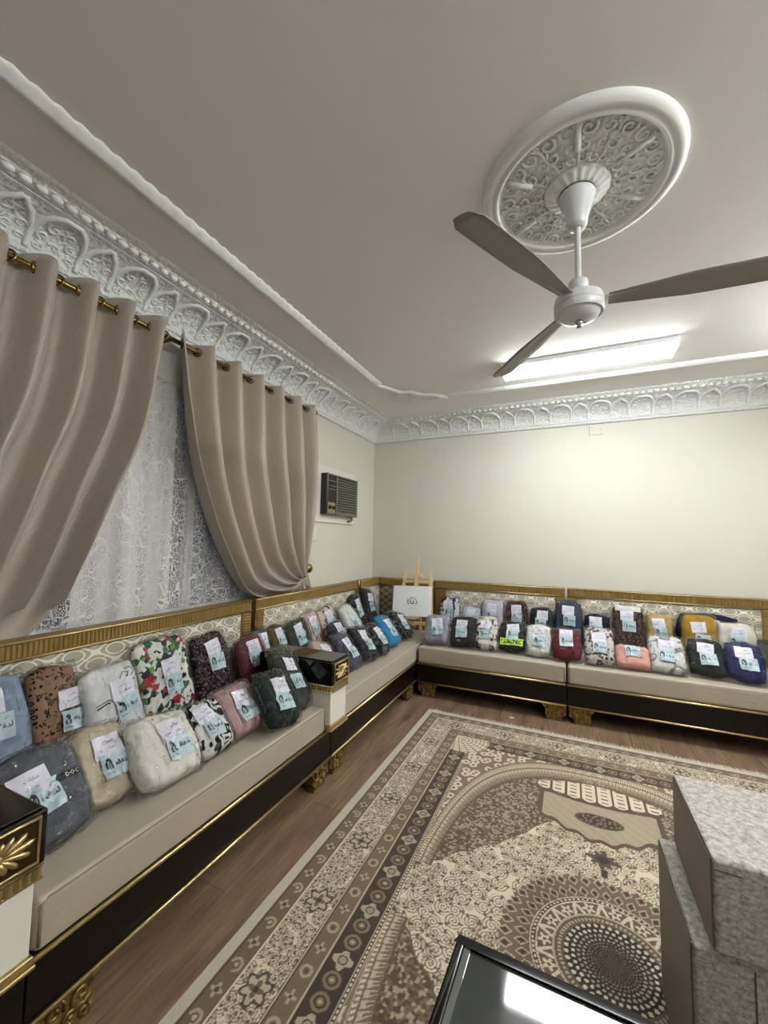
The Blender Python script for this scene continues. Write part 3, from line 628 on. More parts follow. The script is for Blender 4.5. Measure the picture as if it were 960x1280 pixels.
# ------------------------------------------------------------------ rug
RCX, RCY, RW, RL = 2.376, -2.95, 1.246, 1.755
def build_rug():
    st = 0.0035
    us = np.linspace(-RW, RW, int(2*RW/st)+1); vn = np.arange(-RL, -0.98, 0.02); vs = np.concatenate([vn, np.linspace(-0.98, RL, int((RL+0.98)/st)+1)])
    U, V = np.meshgrid(us, vs)
    K = lambda h: np.array(lin(h), np.float32)
    cream, cream2, dark, mid, brown, gold = K('#cbbfa6'), K('#aca087'), K('#2a1f16'), K('#77654d'), K('#4c3b2a'), K('#8f7c58')
    col = np.empty(U.shape+(3,), np.float32); col[:] = cream
    def paint(mask, c, a=1.0):
        mk = np.clip(np.asarray(mask, np.float32), 0, 1)[..., None]*a; col[:] = col*(1-mk)+c*mk
    def h2(i, j, s):
        q = np.sin(i*127.1+j*311.7+s*74.7)*43758.5453; return q-np.floor(q)
    def cells(u, v, s, seed):
        i0, j0 = np.floor(u/s), np.floor(v/s); best = np.full(u.shape, 9.0); H = np.zeros(u.shape); TH = np.zeros(u.shape)
        for di in (-1, 0, 1):
            for dj in (-1, 0, 1):
                ii, jj = i0+di, j0+dj; cx = (ii+0.5+0.7*(h2(ii, jj, seed)-0.5))*s; cy = (jj+0.5+0.7*(h2(ii, jj, seed+1)-0.5))*s
                r = np.hypot(u-cx, v-cy); m = r < best; best = np.where(m, r, best); H = np.where(m, h2(ii, jj, seed+2), H); TH = np.where(m, np.arctan2(v-cy, u-cx), TH)
        return best, TH, H
    def scroll(u, v, s, seed):
        r, th, H = cells(u, v, s, seed); sg = np.where(H > 0.5, 1, -1)
        ph = r/(s*0.20)-sg*th/(2*PI)+H*7; line = np.abs(ph-np.round(ph))*s*0.20 < 0.0026
        line &= r < s*0.62
        leaf = (np.sin(3*th+H*20) > 0.86) & (r > s*0.30) & (r < s*0.62)
        dot = r < s*0.13
        return line, leaf, dot, r, th, H
    d = np.minimum(RW-np.abs(U), RL-np.abs(V))
    along = np.where(RW-np.abs(U) < RL-np.abs(V), V, U)
    # field of cream with scrolls
    l, lf, dt, *_ = scroll(U, V, 0.062, 3.0); l2, lf2, dt2, _r, _t, _h = scroll(U+0.3, V-0.2, 0.043, 8.0)
    fieldm = d > 0.45
    paint(fieldm & l, brown, 0.75); paint(fieldm & l2 & (_h > 0.62), mid, 0.6); paint(fieldm & lf, dark, 0.8); paint(fieldm & dt2 & (_h > 0.6), dark, 0.8)
    a, b = np.abs(U), np.abs(V)
    # spandrels: speckled taupe above the crest line
    wob = 0.02*np.abs(np.sin(a*28.0))
    crest = np.interp(a, [0, 0.22, 0.333, 0.39, 0.50, 0.62, 0.73, 0.78], [0.70, 0.70, 0.555, 0.47, 0.36, 0.25, 0.13, 0.10])+wob
    sp = fieldm & (b > crest); paint(sp, mid*0.72)
    rr, th, H = cells(U, V, 0.0115, 5.0); paint(sp & (H > 0.66), cream2, 0.6); paint(sp & (H < 0.36), brown*0.8, 0.9); paint(sp & (rr > 0.0062), brown, 0.4)
    paint(fieldm & (np.abs(b-crest) < 0.006), brown, 0.8)
    # arched leaf band round the field
    f_out = (a/0.785)**2.8+(b/1.315)**2.8; f_in = (a/0.70)**2.6+(b/1.13)**2.6
    band = fieldm & (f_in > 1) & (f_out < 1.0) & (b > 0.14); paint(band, cream2)
    ang = np.arctan2(b*0.62, a); tq = np.clip((f_in-1)/np.maximum(f_in-1+1-f_out, 1e-4), 0, 1)
    saw = np.abs(((ang*40) % 1.0)-0.5)*2
    paint(band & (tq < 0.62) & (saw > 0.18+tq*1.2), mid*0.8); paint(band & (tq < 0.45) & (saw < 0.30) & (tq > 0.1), brown, 0.8); paint(band & (tq < 0.14), brown, 0.8)
    paint(band & (tq > 0.62) & (tq < 0.68), brown, 0.85); paint(band & (tq > 0.68) & (tq < 0.86), mid, 0.9); saw2 = np.abs(((ang*70) % 1.0)-0.5)*2; paint(band & (tq > 0.7) & (tq < 0.84) & (saw2 > 0.5), cream, 0.9); paint(band & (tq > 0.9), brown, 0.7)
    corner = fieldm & (f_out >= 1.0) & (b > 0.3); paint(corner, mid*0.9)
    rr, th, H = cells(U, V, 0.06, 15.0); paint(corner & (rr < 0.026), cream, 0.85); paint(corner & (rr < 0.009), dark, 0.9)
    dc = np.hypot(a-(RW-0.40), b-(RL-0.40)); fan_ = fieldm & (dc < 0.17); fan_ = (d > 0.35) & (dc < 0.18); paint(fan_, cream)
    sect = np.abs(((np.arctan2(b-(RL-0.34), a-(RW-0.34))*4.5) % 1)-0.5); paint(fan_ & (sect < 0.06), brown); paint(fan_ & (np.abs((dc*38) % 1-0.5) < 0.13), brown, 0.8)
    # cartouche: fan of eight lobes over an oval, at each end
    A = U; B = b
    lobe = (B > 0.93+0.05*(A/0.32)**2) & (B < 1.14-0.9*A**2) & (np.abs(A) < 0.32)
    body = (B > 0.617+0.9*np.abs(A)**1.6+0.012*np.cos(A*60)) & (B < 0.99-0.2*A**2) & (np.abs(A) < 0.30)
    paint(body, brown); body2 = (B > 0.642+0.95*np.abs(A)**1.6+0.012*np.cos(A*60)) & (B < 0.97-0.2*A**2) & (np.abs(A) < 0.275); paint(body2, cream2*0.85)
    paint(body2 & (np.abs((A*60+B*60) % 1-0.5) < 0.14), mid, 0.7)
    ov = ((A/0.115)**2+((B-0.80)/0.055)**2); paint(ov < 1, brown); paint((ov < 0.75), dark); rr, th, H = cells(U, V, 0.022, 9.0); paint((ov < 0.75) & (rr < 0.007), mid)
    sx = (A+0.32)/0.08; cell_ = np.abs(sx-np.floor(sx)-0.5); lobe_in = lobe & (cell_ < 0.42) & (B > 0.955+0.10*(cell_)**2+0.05*(A/0.32)**2)
    paint(lobe, brown); paint(lobe_in, cream); paint(lobe_in & (np.abs((B*28) % 1-0.5) < 0.16) & (cell_ < 0.22), dark, 0.8)
    mo = (np.abs(A)/0.07)+(np.abs(B-0.515)/0.055); paint(mo+0.25*np.sin(np.arctan2(B-0.515, A)*8) < 1.05, brown); paint(mo < 0.5, dark); paint((np.abs(A) < 0.012) & (np.abs(B-0.43) < 0.02), dark)
    # medallion rings
    R = np.hypot(U, V); T = np.arctan2(V, U)
    ed = 0.372+0.010*np.cos(T*44); paint(R < ed, mid*0.72)
    def lattice(r0, r1, n, off, cin, cdot):
        rc = (r0+r1)/2; q = ((T*n/(2*PI)+off) % 1)-0.5; da = np.abs(q)*2*PI*rc/n; dr = np.abs(R-rc); hw = PI*rc/n
        dd = da/hw+dr/((r1-r0)/2); paint(dd < 0.86, cin); paint(dd < 0.62, mid*0.55); paint(dd < 0.34, cdot)
    lattice(0.325, 0.392, 44, 0.0, cream2, dark); lattice(0.268, 0.333, 44, 0.5, cream2, dark)
    paint(R < 0.272, cream); paint((R < 0.268) & (R > 0.252), brown); paint((R < 0.264) & (R > 0.256) & (np.abs((T*90/(2*PI)) % 1-0.5) < 0.25), cream)
    paint((R < 0.246) & (R > 0.196), mid*0.62)
    q = T*15/(2*PI); ring = (R < 0.246) & (R > 0.196); fq = (q % 1)-0.5; rx = fq*2*PI*0.22/15; ry = R-0.221
    rho = np.hypot(rx, ry); t2 = np.arctan2(ry, rx); paint(ring & (rho < 0.018+0.007*np.cos(5*t2)), cream); paint(ring & (rho < 0.006), brown); paint(ring & (np.abs(np.abs(rx)-0.036-0.4*ry) < 0.0065), cream)
    paint((R < 0.195) & (R > 0.188), cream2); paint((R <= 0.188) & (R > 0.156), mid*0.62); paint((np.abs(R-0.172) < 0.006) & (np.abs((T*72/(2*PI)) % 1-0.5) < 0.28), cream2)
    paint(R < 0.157, dark*0.55)
    for k in range(11):
        rc = 0.148*(0.855**k); n = 38; q = ((T*n/(2*PI)+0.5*(k % 2)) % 1)-0.5; da = np.abs(q)*2*PI*rc/n; dr = np.abs(R-rc)
        dd = (da/(PI*rc/n*0.58))**2+(dr/(rc*0.05))**2; paint(dd < 1, [cream, cream2*0.8, mid, gold*0.5, gold*0.4][min(k//2, 4)])
    paint(R < 0.03, brown*0.7)
    # borders
    def strip(d0, d1, c): 
        mk = (d >= d0) & (d < d1); paint(mk, c); return mk
    mk = strip(0, 0.045, K('#b5ae9b'))
    mk = strip(0.045, 0.122, mid*0.72)
    q = ((along/0.085) % 1)-0.5; rx = q*0.085; ry = d-0.083; ro = np.hypot(rx, ry); tt = np.arctan2(ry, rx)
    alt = (np.floor(along/0.085) % 2) == 0
    paint(mk & alt & (ro < 0.018+0.006*np.cos(4*tt)), cream2*0.85); paint(mk & alt & (ro < 0.009), brown); paint(mk & ~alt & (np.abs(ro-0.020) < 0.005) & (tt > -1.5), cream2*0.8); paint(mk & ~alt & (ro < 0.007), cream2)
    paint((np.abs(d-0.05) < 0.004), brown); paint((np.abs(d-0.116) < 0.003), brown); paint((np.abs(d-0.121) < 0.0035), cream)
    mk = strip(0.124, 0.268, cream)
    l, lf, dt, r_, t_, H_ = scroll(U-0.11, V+0.05, 0.046, 21.0); l2, lf2, dt2, *_ = scroll(U, V, 0.03, 31.0)
    paint(mk & l, mid*0.8, 0.75); paint(mk & lf, dark, 0.75); paint(mk & (dt | dt2), dark, 0.8); paint(mk & lf2, mid*0.7, 0.7)
    q = ((along/0.36+0.12) % 1)-0.5; rx = q*0.36; ry = d-0.196; ro = np.hypot(rx, ry*1.05); tt = np.arctan2(ry, rx); wv = 0.045+0.010*np.cos(6*tt)
    paint(mk & (ro < wv), cream2); paint(mk & (np.abs(ro-wv) < 0.006), dark, 0.9); paint(mk & (ro < 0.022+0.008*np.cos(4*tt)), mid*0.7); paint(mk & (ro < 0.009), dark)
    paint((np.abs(d-0.266) < 0.0035), brown)
    mk = strip(0.27, 0.345, mid*0.78)
    q = ((along/0.085) % 1)-0.5; rx = q*0.085; ry = d-0.308; ro = np.hypot(rx, ry); tt = np.arctan2(ry, rx); alt = (np.floor(along/0.085) % 2) == 0
    paint(mk & alt & (np.abs(ro-0.018) < 0.005), cream2*0.8); paint(mk & alt & (ro < 0.007), brown); paint(mk & ~alt & (ro < 0.016+0.007*np.cos(4*tt)), cream2*0.8); paint(mk & ~alt & (ro < 0.006), brown)
    paint((np.abs(d-0.275) < 0.003), brown); paint((np.abs(d-0.346) < 0.0035), cream2)
    mk = (d >= 0.35) & (d < 0.452) & ~fan_; paint(mk, dark*1.5)
    q = ((along/0.07) % 1)-0.5; rx = q*0.07; ry = d-0.401; ro = np.hypot(rx, ry*0.9); tt = np.arctan2(ry, rx); alt = (np.floor(along/0.07) % 3) == 0
    paint(mk & alt & (ro < 0.030+0.006*np.cos(4*tt)) & (ro > 0.017), cream2*0.85); paint(mk & alt & (ro < 0.012), cream2*0.7)
    paint(mk & ~alt & (np.abs(ro-0.024) < 0.005), mid); paint(mk & ~alt & (ro < 0.012), mid); paint(mk & ~alt & (ro < 0.005), cream2)
    mk = (d >= 0.452) & (d < 0.476) & (b < 1.05); paint(mk, cream2); paint(mk & (np.abs(d-0.4635) < 0.007), brown); paint(mk & (np.abs(d-0.4635) < 0.004) & (np.abs((along*60) % 1-0.5) < 0.28), cream)
    col *= (0.93+0.14*np.random.rand(*U.shape).astype(np.float32))[..., None]
    ny, nx_ = U.shape; zz = np.full(U.shape, 0.010)+0.0006*np.random.rand(*U.shape)
    P = np.stack([U, V, zz], -1).reshape(-1, 3).astype(np.float32)
    idx = np.arange(ny*nx_).reshape(ny, nx_); F = np.stack([idx[:-1, :-1], idx[:-1, 1:], idx[1:, 1:], idx[1:, :-1]], -1).reshape(-1, 4)
    me = bpy.data.meshes.new('rug_pile'); me.vertices.add(len(P)); me.vertices.foreach_set('co', P.ravel())
    me.loops.add(F.size); me.loops.foreach_set('vertex_index', F.ravel().astype(np.int32)); me.polygons.add(len(F)); me.polygons.foreach_set('loop_start', np.arange(0, F.size, 4, dtype=np.int32))
    me.update(calc_edges=True)
    ca = me.color_attributes.new('weave', 'FLOAT_COLOR', 'POINT'); ca.data.foreach_set('color', np.concatenate([col.reshape(-1, 3), np.ones((len(P), 1), np.float32)], 1).ravel())
    me.polygons.foreach_set('use_smooth', [True]*len(F))
    R_ = Mat('woven rug pile'); at = R_.n('Attribute', None, attribute_name='weave').outputs[0]
    me.materials.append(R_.pbr(at, 0.85, 0, R_.bump(R_.noise(R_.co(), 500, 2), 0.35, 0.003), Sheen_Weight=0.15))
    t = thing('patterned_rug', 'large cream and brown medallion rug with a fringed edge on the wood floor', 'rug', (RCX, RCY, 0))
    t.rotation_euler = (0, 0, -0.006)
    o = bpy.data.objects.new('pile', me); C.objects.link(o); o.parent = t
    m = MB(); m.box(-RW, RW, -RL, RL, 0.0, 0.0095); m.build('backing', simple('rug backing', '#b3aa95', 0.9), t)
    m = MB(); r = random.Random(9)
    for e in (1, -1):
        for i in range(420):
            x = -RW+2*RW*(i+0.5)/420; dx = r.uniform(-0.012, 0.012); L = r.uniform(0.03, 0.055)
            m.tube([(x, e*(RL-0.004), 0.007), (x+dx*0.4, e*(RL+L*0.5), 0.005), (x+dx, e*(RL+L), 0.003)], 0.0022, 3, caps=False)
    k = m.build('fringe', simple('cream fringe', '#bdb6a2', 0.9), t); k['kind'] = 'stuff'
build_rug()

# ------------------------------------------------------------------ mottled blocks and glass table in the foreground
def block(name, label, x0, x1, y0, y1, z0, z1, seams):
    t = thing(name, label, 'pouf', ((x0+x1)/2, (y0+y1)/2, z0), 0, 'mottled grey poufs'); hx, hy, hz = (x1-x0)/2, (y1-y0)/2, z1-z0
    m = MB(); m.box(-hx+0.004, hx, -hy, hy, 0, hz); m.build('upholstered_body', mottle_m, t, bevel=0.010, seg=3)
    m = MB(); m.box(-hx, -hx+0.004, -hy+0.006, hy-0.006, 0.006, hz-0.006); m.build('side_panel', taupe_m, t, bevel=0.002)
    m = MB(); m.tube([(-hx+0.006, -hy+0.004, hz-0.003), (-hx+0.006, hy-0.004, hz-0.003)], 0.003, 6); m.build('piping', mottle_m, t, True)
    m = MB()
    for a, b in seams: m.tube([a, b], 0.0012, 4)
    if seams: m.build('seam', simple('dark seam', '#3c382f', 0.8), t)
block('pouf', 'mottled grey upholstered block on the rug, lower of the stacked pair', 2.512, 3.05, -3.365, -2.965, 0.0125, 0.482, [((-0.145, -0.2008, 0.05), (-0.145, -0.2008, 0.455))])
block('pouf', 'mottled grey upholstered block, upper of the stacked pair at the right edge', 2.556, 3.10, -3.375, -2.975, 0.4835, 0.70, [((-0.262, -0.2008, 0.192), (-0.21, -0.2008, 0.190))])
tb = thing('coffee_table', 'low black framed coffee table with a dark glass top at the bottom edge', 'table', (1.997, -3.601, 0), math.radians(-2.0))
TW, TD, TZ = 1.05, 0.60, 0.50
m = MB()
o2 = [(0, 0), (TW, 0), (TW, -TD), (0, -TD)]; fw = 0.022
m.box(0, TW, -fw, 0, TZ-0.045, TZ); m.box(0, TW, -TD, -TD+fw, TZ-0.045, TZ); m.box(0, fw, -TD+fw, -fw, TZ-0.045, TZ); m.box(TW-fw, TW, -TD+fw, -fw, TZ-0.045, TZ); m.build('frame', black_m, tb, bevel=0.005)
m = MB(); m.box(fw, TW-fw, -TD+fw, -fw, TZ-0.016, TZ-0.006); m.build('glass_top', tglass_m, tb, bevel=0.004)
m = MB(); m.box(fw, fw+0.014, -TD+fw, -fw, TZ-0.006, TZ-0.003); m.build('bevelled_edge', simple('silver glass bevel', '#8b918e', 0.1, 0.7), tb)
for x in (0.005, TW-0.055):
    for y in (-0.055, -TD+0.005):
        m = MB(); m.prism([(x, y), (x+0.05, y), (x+0.05, y+0.05), (x, y+0.05)], 'z', 0.0125, TZ-0.045); m.build('leg', black_m, tb, bevel=0.004)
m = MB(); m.box(0.03, TW-0.03, -TD+0.03, -0.03, 0.17, 0.19); m.build('lower_shelf', espresso_m, tb, bevel=0.003)

# ------------------------------------------------------------------ Arabic lettering helpers
FORMS = {}
for cp in range(0xFE70, 0xFEFD):
    dd = unicodedata.decomposition(chr(cp)).split()
    if len(dd) == 2: FORMS.setdefault(chr(int(dd[1], 16)), {})[dd[0]] = chr(cp)
def shape_ar(s):
    out = []
    for w_ in s.split(' '):
        g = []
        for i, ch in enumerate(w_):
            f = FORMS.get(ch)
            if not f: g.append(ch); continue
            pv = i > 0 and '<initial>' in FORMS.get(w_[i-1], {}); nx_ = '<initial>' in f and i < len(w_)-1 and w_[i+1] in FORMS
            k = '<medial>' if pv and nx_ else '<final>' if pv else '<initial>' if nx_ else '<isolated>'
            g.append(f.get(k, f.get('<isolated>', ch)))
        out.append(''.join(reversed(g)))
    return ' '.join(reversed(out))
_tc = {}
def text_geo(s, arabic=True, bold=0.0):
    """(verts Nx2 centred with width 1, faces)"""
    k = (s, bold)
    if k not in _tc:
        cu = bpy.data.curves.new('t', 'FONT'); cu.body = shape_ar(s) if arabic else s; cu.resolution_u = 1; cu.offset = bold
        ob = bpy.data.objects.new('t', cu); C.objects.link(ob); dg = bpy.context.evaluated_depsgraph_get(); dg.update()
        me = bpy.data.meshes.new_from_object(ob.evaluated_get(dg)); P = np.array([v.co[:2] for v in me.vertices]); F = [tuple(p.vertices) for p in me.polygons]
        bpy.data.objects.remove(ob); bpy.data.curves.remove(cu); bpy.data.meshes.remove(me)
        lo, hi = P.min(0), P.max(0); P = (P-(lo+hi)/2)/(hi[0]-lo[0]); _tc[k] = (P, F)
    return _tc[k]
def stroke(pts, wd):
    """flat ribbon along a 2D polyline"""
    pts = [np.array(p, float) for p in pts]; V = []; F = []
    for i, p in enumerate(pts):
        t = pts[min(i+1, len(pts)-1)]-pts[max(i-1, 0)]; t = t/max(np.linalg.norm(t), 1e-9); q = np.array([-t[1], t[0]])*wd/2; V += [p+q, p-q]
    for i in range(len(pts)-1): F.append((2*i, 2*i+1, 2*i+3, 2*i+2))
    return np.array(V), F
class Ink:
    def __init__(s): s.V = []; s.F = []
    def put(s, V, F, sc=1.0, at=(0, 0), rot=0.0):
        o = len(s.V); c_, s_ = cos(rot), sin(rot)
        for x, y in V: x, y = x*sc, y*sc; s.V.append((at[0]+c_*x-s_*y, at[1]+s_*x+c_*y))
        s.F += [tuple(i+o for i in f) for f in F]
def label_print(w_):
    """emblem of a hooded standing figure over small writing, beside the large word; paper width w_"""
    k = Ink(); e = (-0.27*w_, 0.02*w_); S = 0.30*w_
    arch = [(-0.36, -0.5), (-0.40, 0.0), (-0.36, 0.42), (-0.22, 0.68), (0, 0.82), (0.22, 0.68), (0.36, 0.42), (0.40, 0.0), (0.36, -0.5)]
    k.put(*stroke(arch, 0.16), S, e)
    k.put(*stroke([(-0.2, 0.45), (-0.05, 0.60), (0.12, 0.55), (0.2, 0.35), (0.1, 0.2), (-0.05, 0.18)], 0.2), S, e)
    k.put(*stroke([(-0.18, 0.05), (-0.12, -0.45), (0.0, -0.62)], 0.1), S, e); k.put(*stroke([(0.18, 0.1), (0.16, -0.4), (0.3, -0.62)], 0.1), S, e)
    P, F = text_geo('مبادرة', bold=0.01); k.put(P, F, 0.30*w_, (e[0], e[1]-0.30*w_))
    P, F = text_geo('لدفاة', bold=0.012); k.put(P, F, 0.46*w_, (0.20*w_, 0.02*w_))
    k.put(*stroke([(0.24*w_, 0.22*w_), (0.27*w_, 0.27*w_)], 0.02*w_)); P, F = text_geo('دفء'); k.put(P, F, 0.12*w_, (0.33*w_, 0.30*w_))
    return k
NOTES = [('عبايات', 'حفيدات القران'), ('بلوزات', 'شتوية للبنات'), ('بناتي', 'ملابس الشتاء'), ('جاكيت', 'مقاس وسط'), ('فساتين', 'صوف جديد')]
def note_ink(w_, i):
    k = Ink(); a, b = NOTES[i % len(NOTES)]
    P, F = text_geo(a); k.put(P, F, 0.42*w_, (0.05*w_, 0.16*w_), 0.03); P, F = text_geo(b); k.put(P, F, 0.72*w_, (-0.02*w_, -0.10*w_), 0.05); return k

# ------------------------------------------------------------------ easel with sign
es = thing('table_easel', 'small pale pine easel standing on the corner seat', 'easel', (0.735, -0.42, ZC))
def bar(p, q, wd, th, nm):
    p, q = Vector(p), Vector(q); m = MB(); L = (q-p).length; m.box(-wd/2, wd/2, -th/2, th/2, 0, L); k = m.build(nm, pine_m, es, bevel=0.002)
    k.location = p; k.rotation_euler = (q-p).to_track_quat('Z', 'Y').to_euler(); return k
def bar2(p, q, wd, th, nm):   # faces -y: keeps the wide side towards the room
    p, q = Vector(p), Vector(q); z = (q-p).normalized(); x = Vector((0, 1, 0)).cross(z).normalized(); y = z.cross(x); m = MB(); L = (q-p).length; m.box(-wd/2, wd/2, -th/2, th/2, 0, L)
    k = m.build(nm, pine_m, es, bevel=0.002); k.matrix_local = Matrix.Translation(p) @ Matrix((x, y, z)).transposed().to_4x4(); return k
bar2((-0.20, -0.10, 0.0), (-0.135, 0.06, 0.66), 0.034, 0.022, 'leg'); bar2((0.21, -0.10, 0.0), (0.145, 0.06, 0.66), 0.034, 0.022, 'leg')
bar2((0.0, 0.17, 0.0), (0.0, 0.06, 0.60), 0.03, 0.02, 'rear_leg')
bar2((0.005, -0.09, 0.10), (0.0, 0.065, 0.835), 0.036, 0.02, 'mast')
bar2((-0.16, 0.028, 0.555), (0.16, 0.028, 0.555), 0.034, 0.018, 'cross_bar'); bar2((-0.19, -0.10, 0.135), (0.20, -0.10, 0.135), 0.034, 0.02, 'lower_bar')
m = MB(); m.prism([(-0.075, 0), (0.075, 0), (0.068, 0.022), (0.05, 0.034), (-0.05, 0.034), (-0.068, 0.022)], 'y', -0.02, 0.02); k = m.build('top_clamp', pine_m, es, bevel=0.003); k.location = (0, 0.022, 0.605)
m = MB(); m.prism([(-0.08, 0.03), (0.08, 0.03), (0.07, 0.012), (0.05, 0.0), (-0.05, 0.0), (-0.07, 0.012)], 'y', -0.03, 0.03); k = m.build('ledge', pine_m, es, bevel=0.003); k.location = (0.0, -0.10, 0.172)
sg = thing('sign_board', 'white sign board with a leaf emblem resting on the pine easel', 'sign', (0.728, -0.532, ZC+0.2035), 0.02)
sg.rotation_euler = (math.radians(-11), math.radians(-2), 0.02)
m = MB(); m.box(-0.215, 0.215, -0.010, 0.006, 0.0, 0.315); m.build('board', canvas_m, sg, bevel=0.002)
m = MB(); m.box(-0.155, 0.165, -0.0125, -0.010, 0.055, 0.235); cd = m.build('card', card_m, sg)
def flat_ink(k, name, mat, parent, y, off):
    me = bpy.data.meshes.new(name); me.from_pydata([(x+off[0], y, z+off[1]) for x, z in k.V], [], k.F); me.materials.append(mat); ob = bpy.data.objects.new(name, me); C.objects.link(ob); ob.parent = parent; return ob
k = Ink()
for i in range(7):
    a = PI*(i+0.5)/7; r0, r1 = 0.034, 0.060; mid_ = (r0+r1)/2; n_ = np.array([-sin(a), cos(a)]); d_ = np.array([cos(a), sin(a)])
    V = [d_*r0, d_*mid_+n_*0.0055, d_*r1, d_*mid_-n_*0.0055]; k.put(V, [(0, 1, 2, 3)])
P, F = text_geo('دفانا', bold=0.015); k.put(P, F, 0.115, (0, 0.004)); flat_ink(k, 'emblem', ink_m, cd, -0.0132, (0.008, 0.145))
k = Ink(); P, F = text_geo('مبادرة لجمع ملابس الشتاء للأسر'); k.put(P, F, 0.20, (0, 0)); P, F = text_geo('شتاء دافئ'); k.put(P, F, 0.09, (0.01, -0.033)); flat_ink(k, 'small_writing', ink_pale, cd, -0.0132, (0.008, 0.112))

# ------------------------------------------------------------------ bags of clothes
def cloth(name, kind, c1, c2=None, c3=None, s=1.0):
    M = Mat(name); uv = M.n('TexCoord').outputs['UV']; c2 = c2 or c1; c3 = c3 or c2
    nz = M.noise(uv, 14, 3); big = M.noise(uv, 9*s, 2)
    x, y = [M.n('SeparateXYZ', {0: uv}).outputs[i] for i in (0, 1)]
    if kind == 'plain': col = M.mix(nz, c1, c2)
    elif kind in ('hstripe', 'vstripe'):
        q = M.math('SINE', M.math('MULTIPLY', M.math('ADD', y if kind == 'hstripe' else x, M.math('MULTIPLY', nz, 0.006)), 2*PI*s)); col = M.mix(M.math('GREATER_THAN', q, 0.1), c1, c2)
    elif kind == 'floral':
        v1 = M.voro(uv, 42*s); col = M.mix(M.math('LESS_THAN', v1, 0.42), c1, c2); col = M.mix(M.math('LESS_THAN', M.voro(uv, 70*s), 0.26), col, c3)
    elif kind == 'leopard':
        v1 = M.voro(uv, 52*s); ring = M.math('MULTIPLY', M.math('GREATER_THAN', v1, 0.24), M.math('LESS_THAN', v1, 0.46)); brk = M.math('GREATER_THAN', M.noise(uv, 60*s), 0.47)
        col = M.mix(M.math('MULTIPLY', ring, brk), c1, c2); col = M.mix(M.math('LESS_THAN', v1, 0.2), col, c3)
    elif kind == 'print':
        q = M.noise(uv, 16*s, 1.5); col = M.ramp(q, [(0, c2), (0.42, c1), (0.54, c3), (0.60, c1), (0.66, c2)], True)
    elif kind == 'dots':
        col = M.mix(M.math('LESS_THAN', M.voro(uv, 60*s, rnd=0.5), 0.3), c1, c2)
    h = M.math('ADD', M.noise(uv, 22, 3), M.math('MULTIPLY', M.noise(uv, 260, 1), 0.25))
    return M.pbr(col, 0.85, 0, M.bump(h, 0.6, 0.014), Specular_IOR_Level=0.15)
def multi(name, cols, s):      # several unrelated colours in blobs
    M = Mat(name); uv = M.n('TexCoord').outputs['UV']; v = M.voro(uv, s, out=1); q = M.n('SeparateColor', {0: v}).outputs[0]
    n = len(cols); return M.pbr(M.ramp(q, [(i/n, c) for i, c in enumerate(cols)], True), 0.7, 0, M.bump(M.noise(uv, 22, 3), 0.5, 0.012))
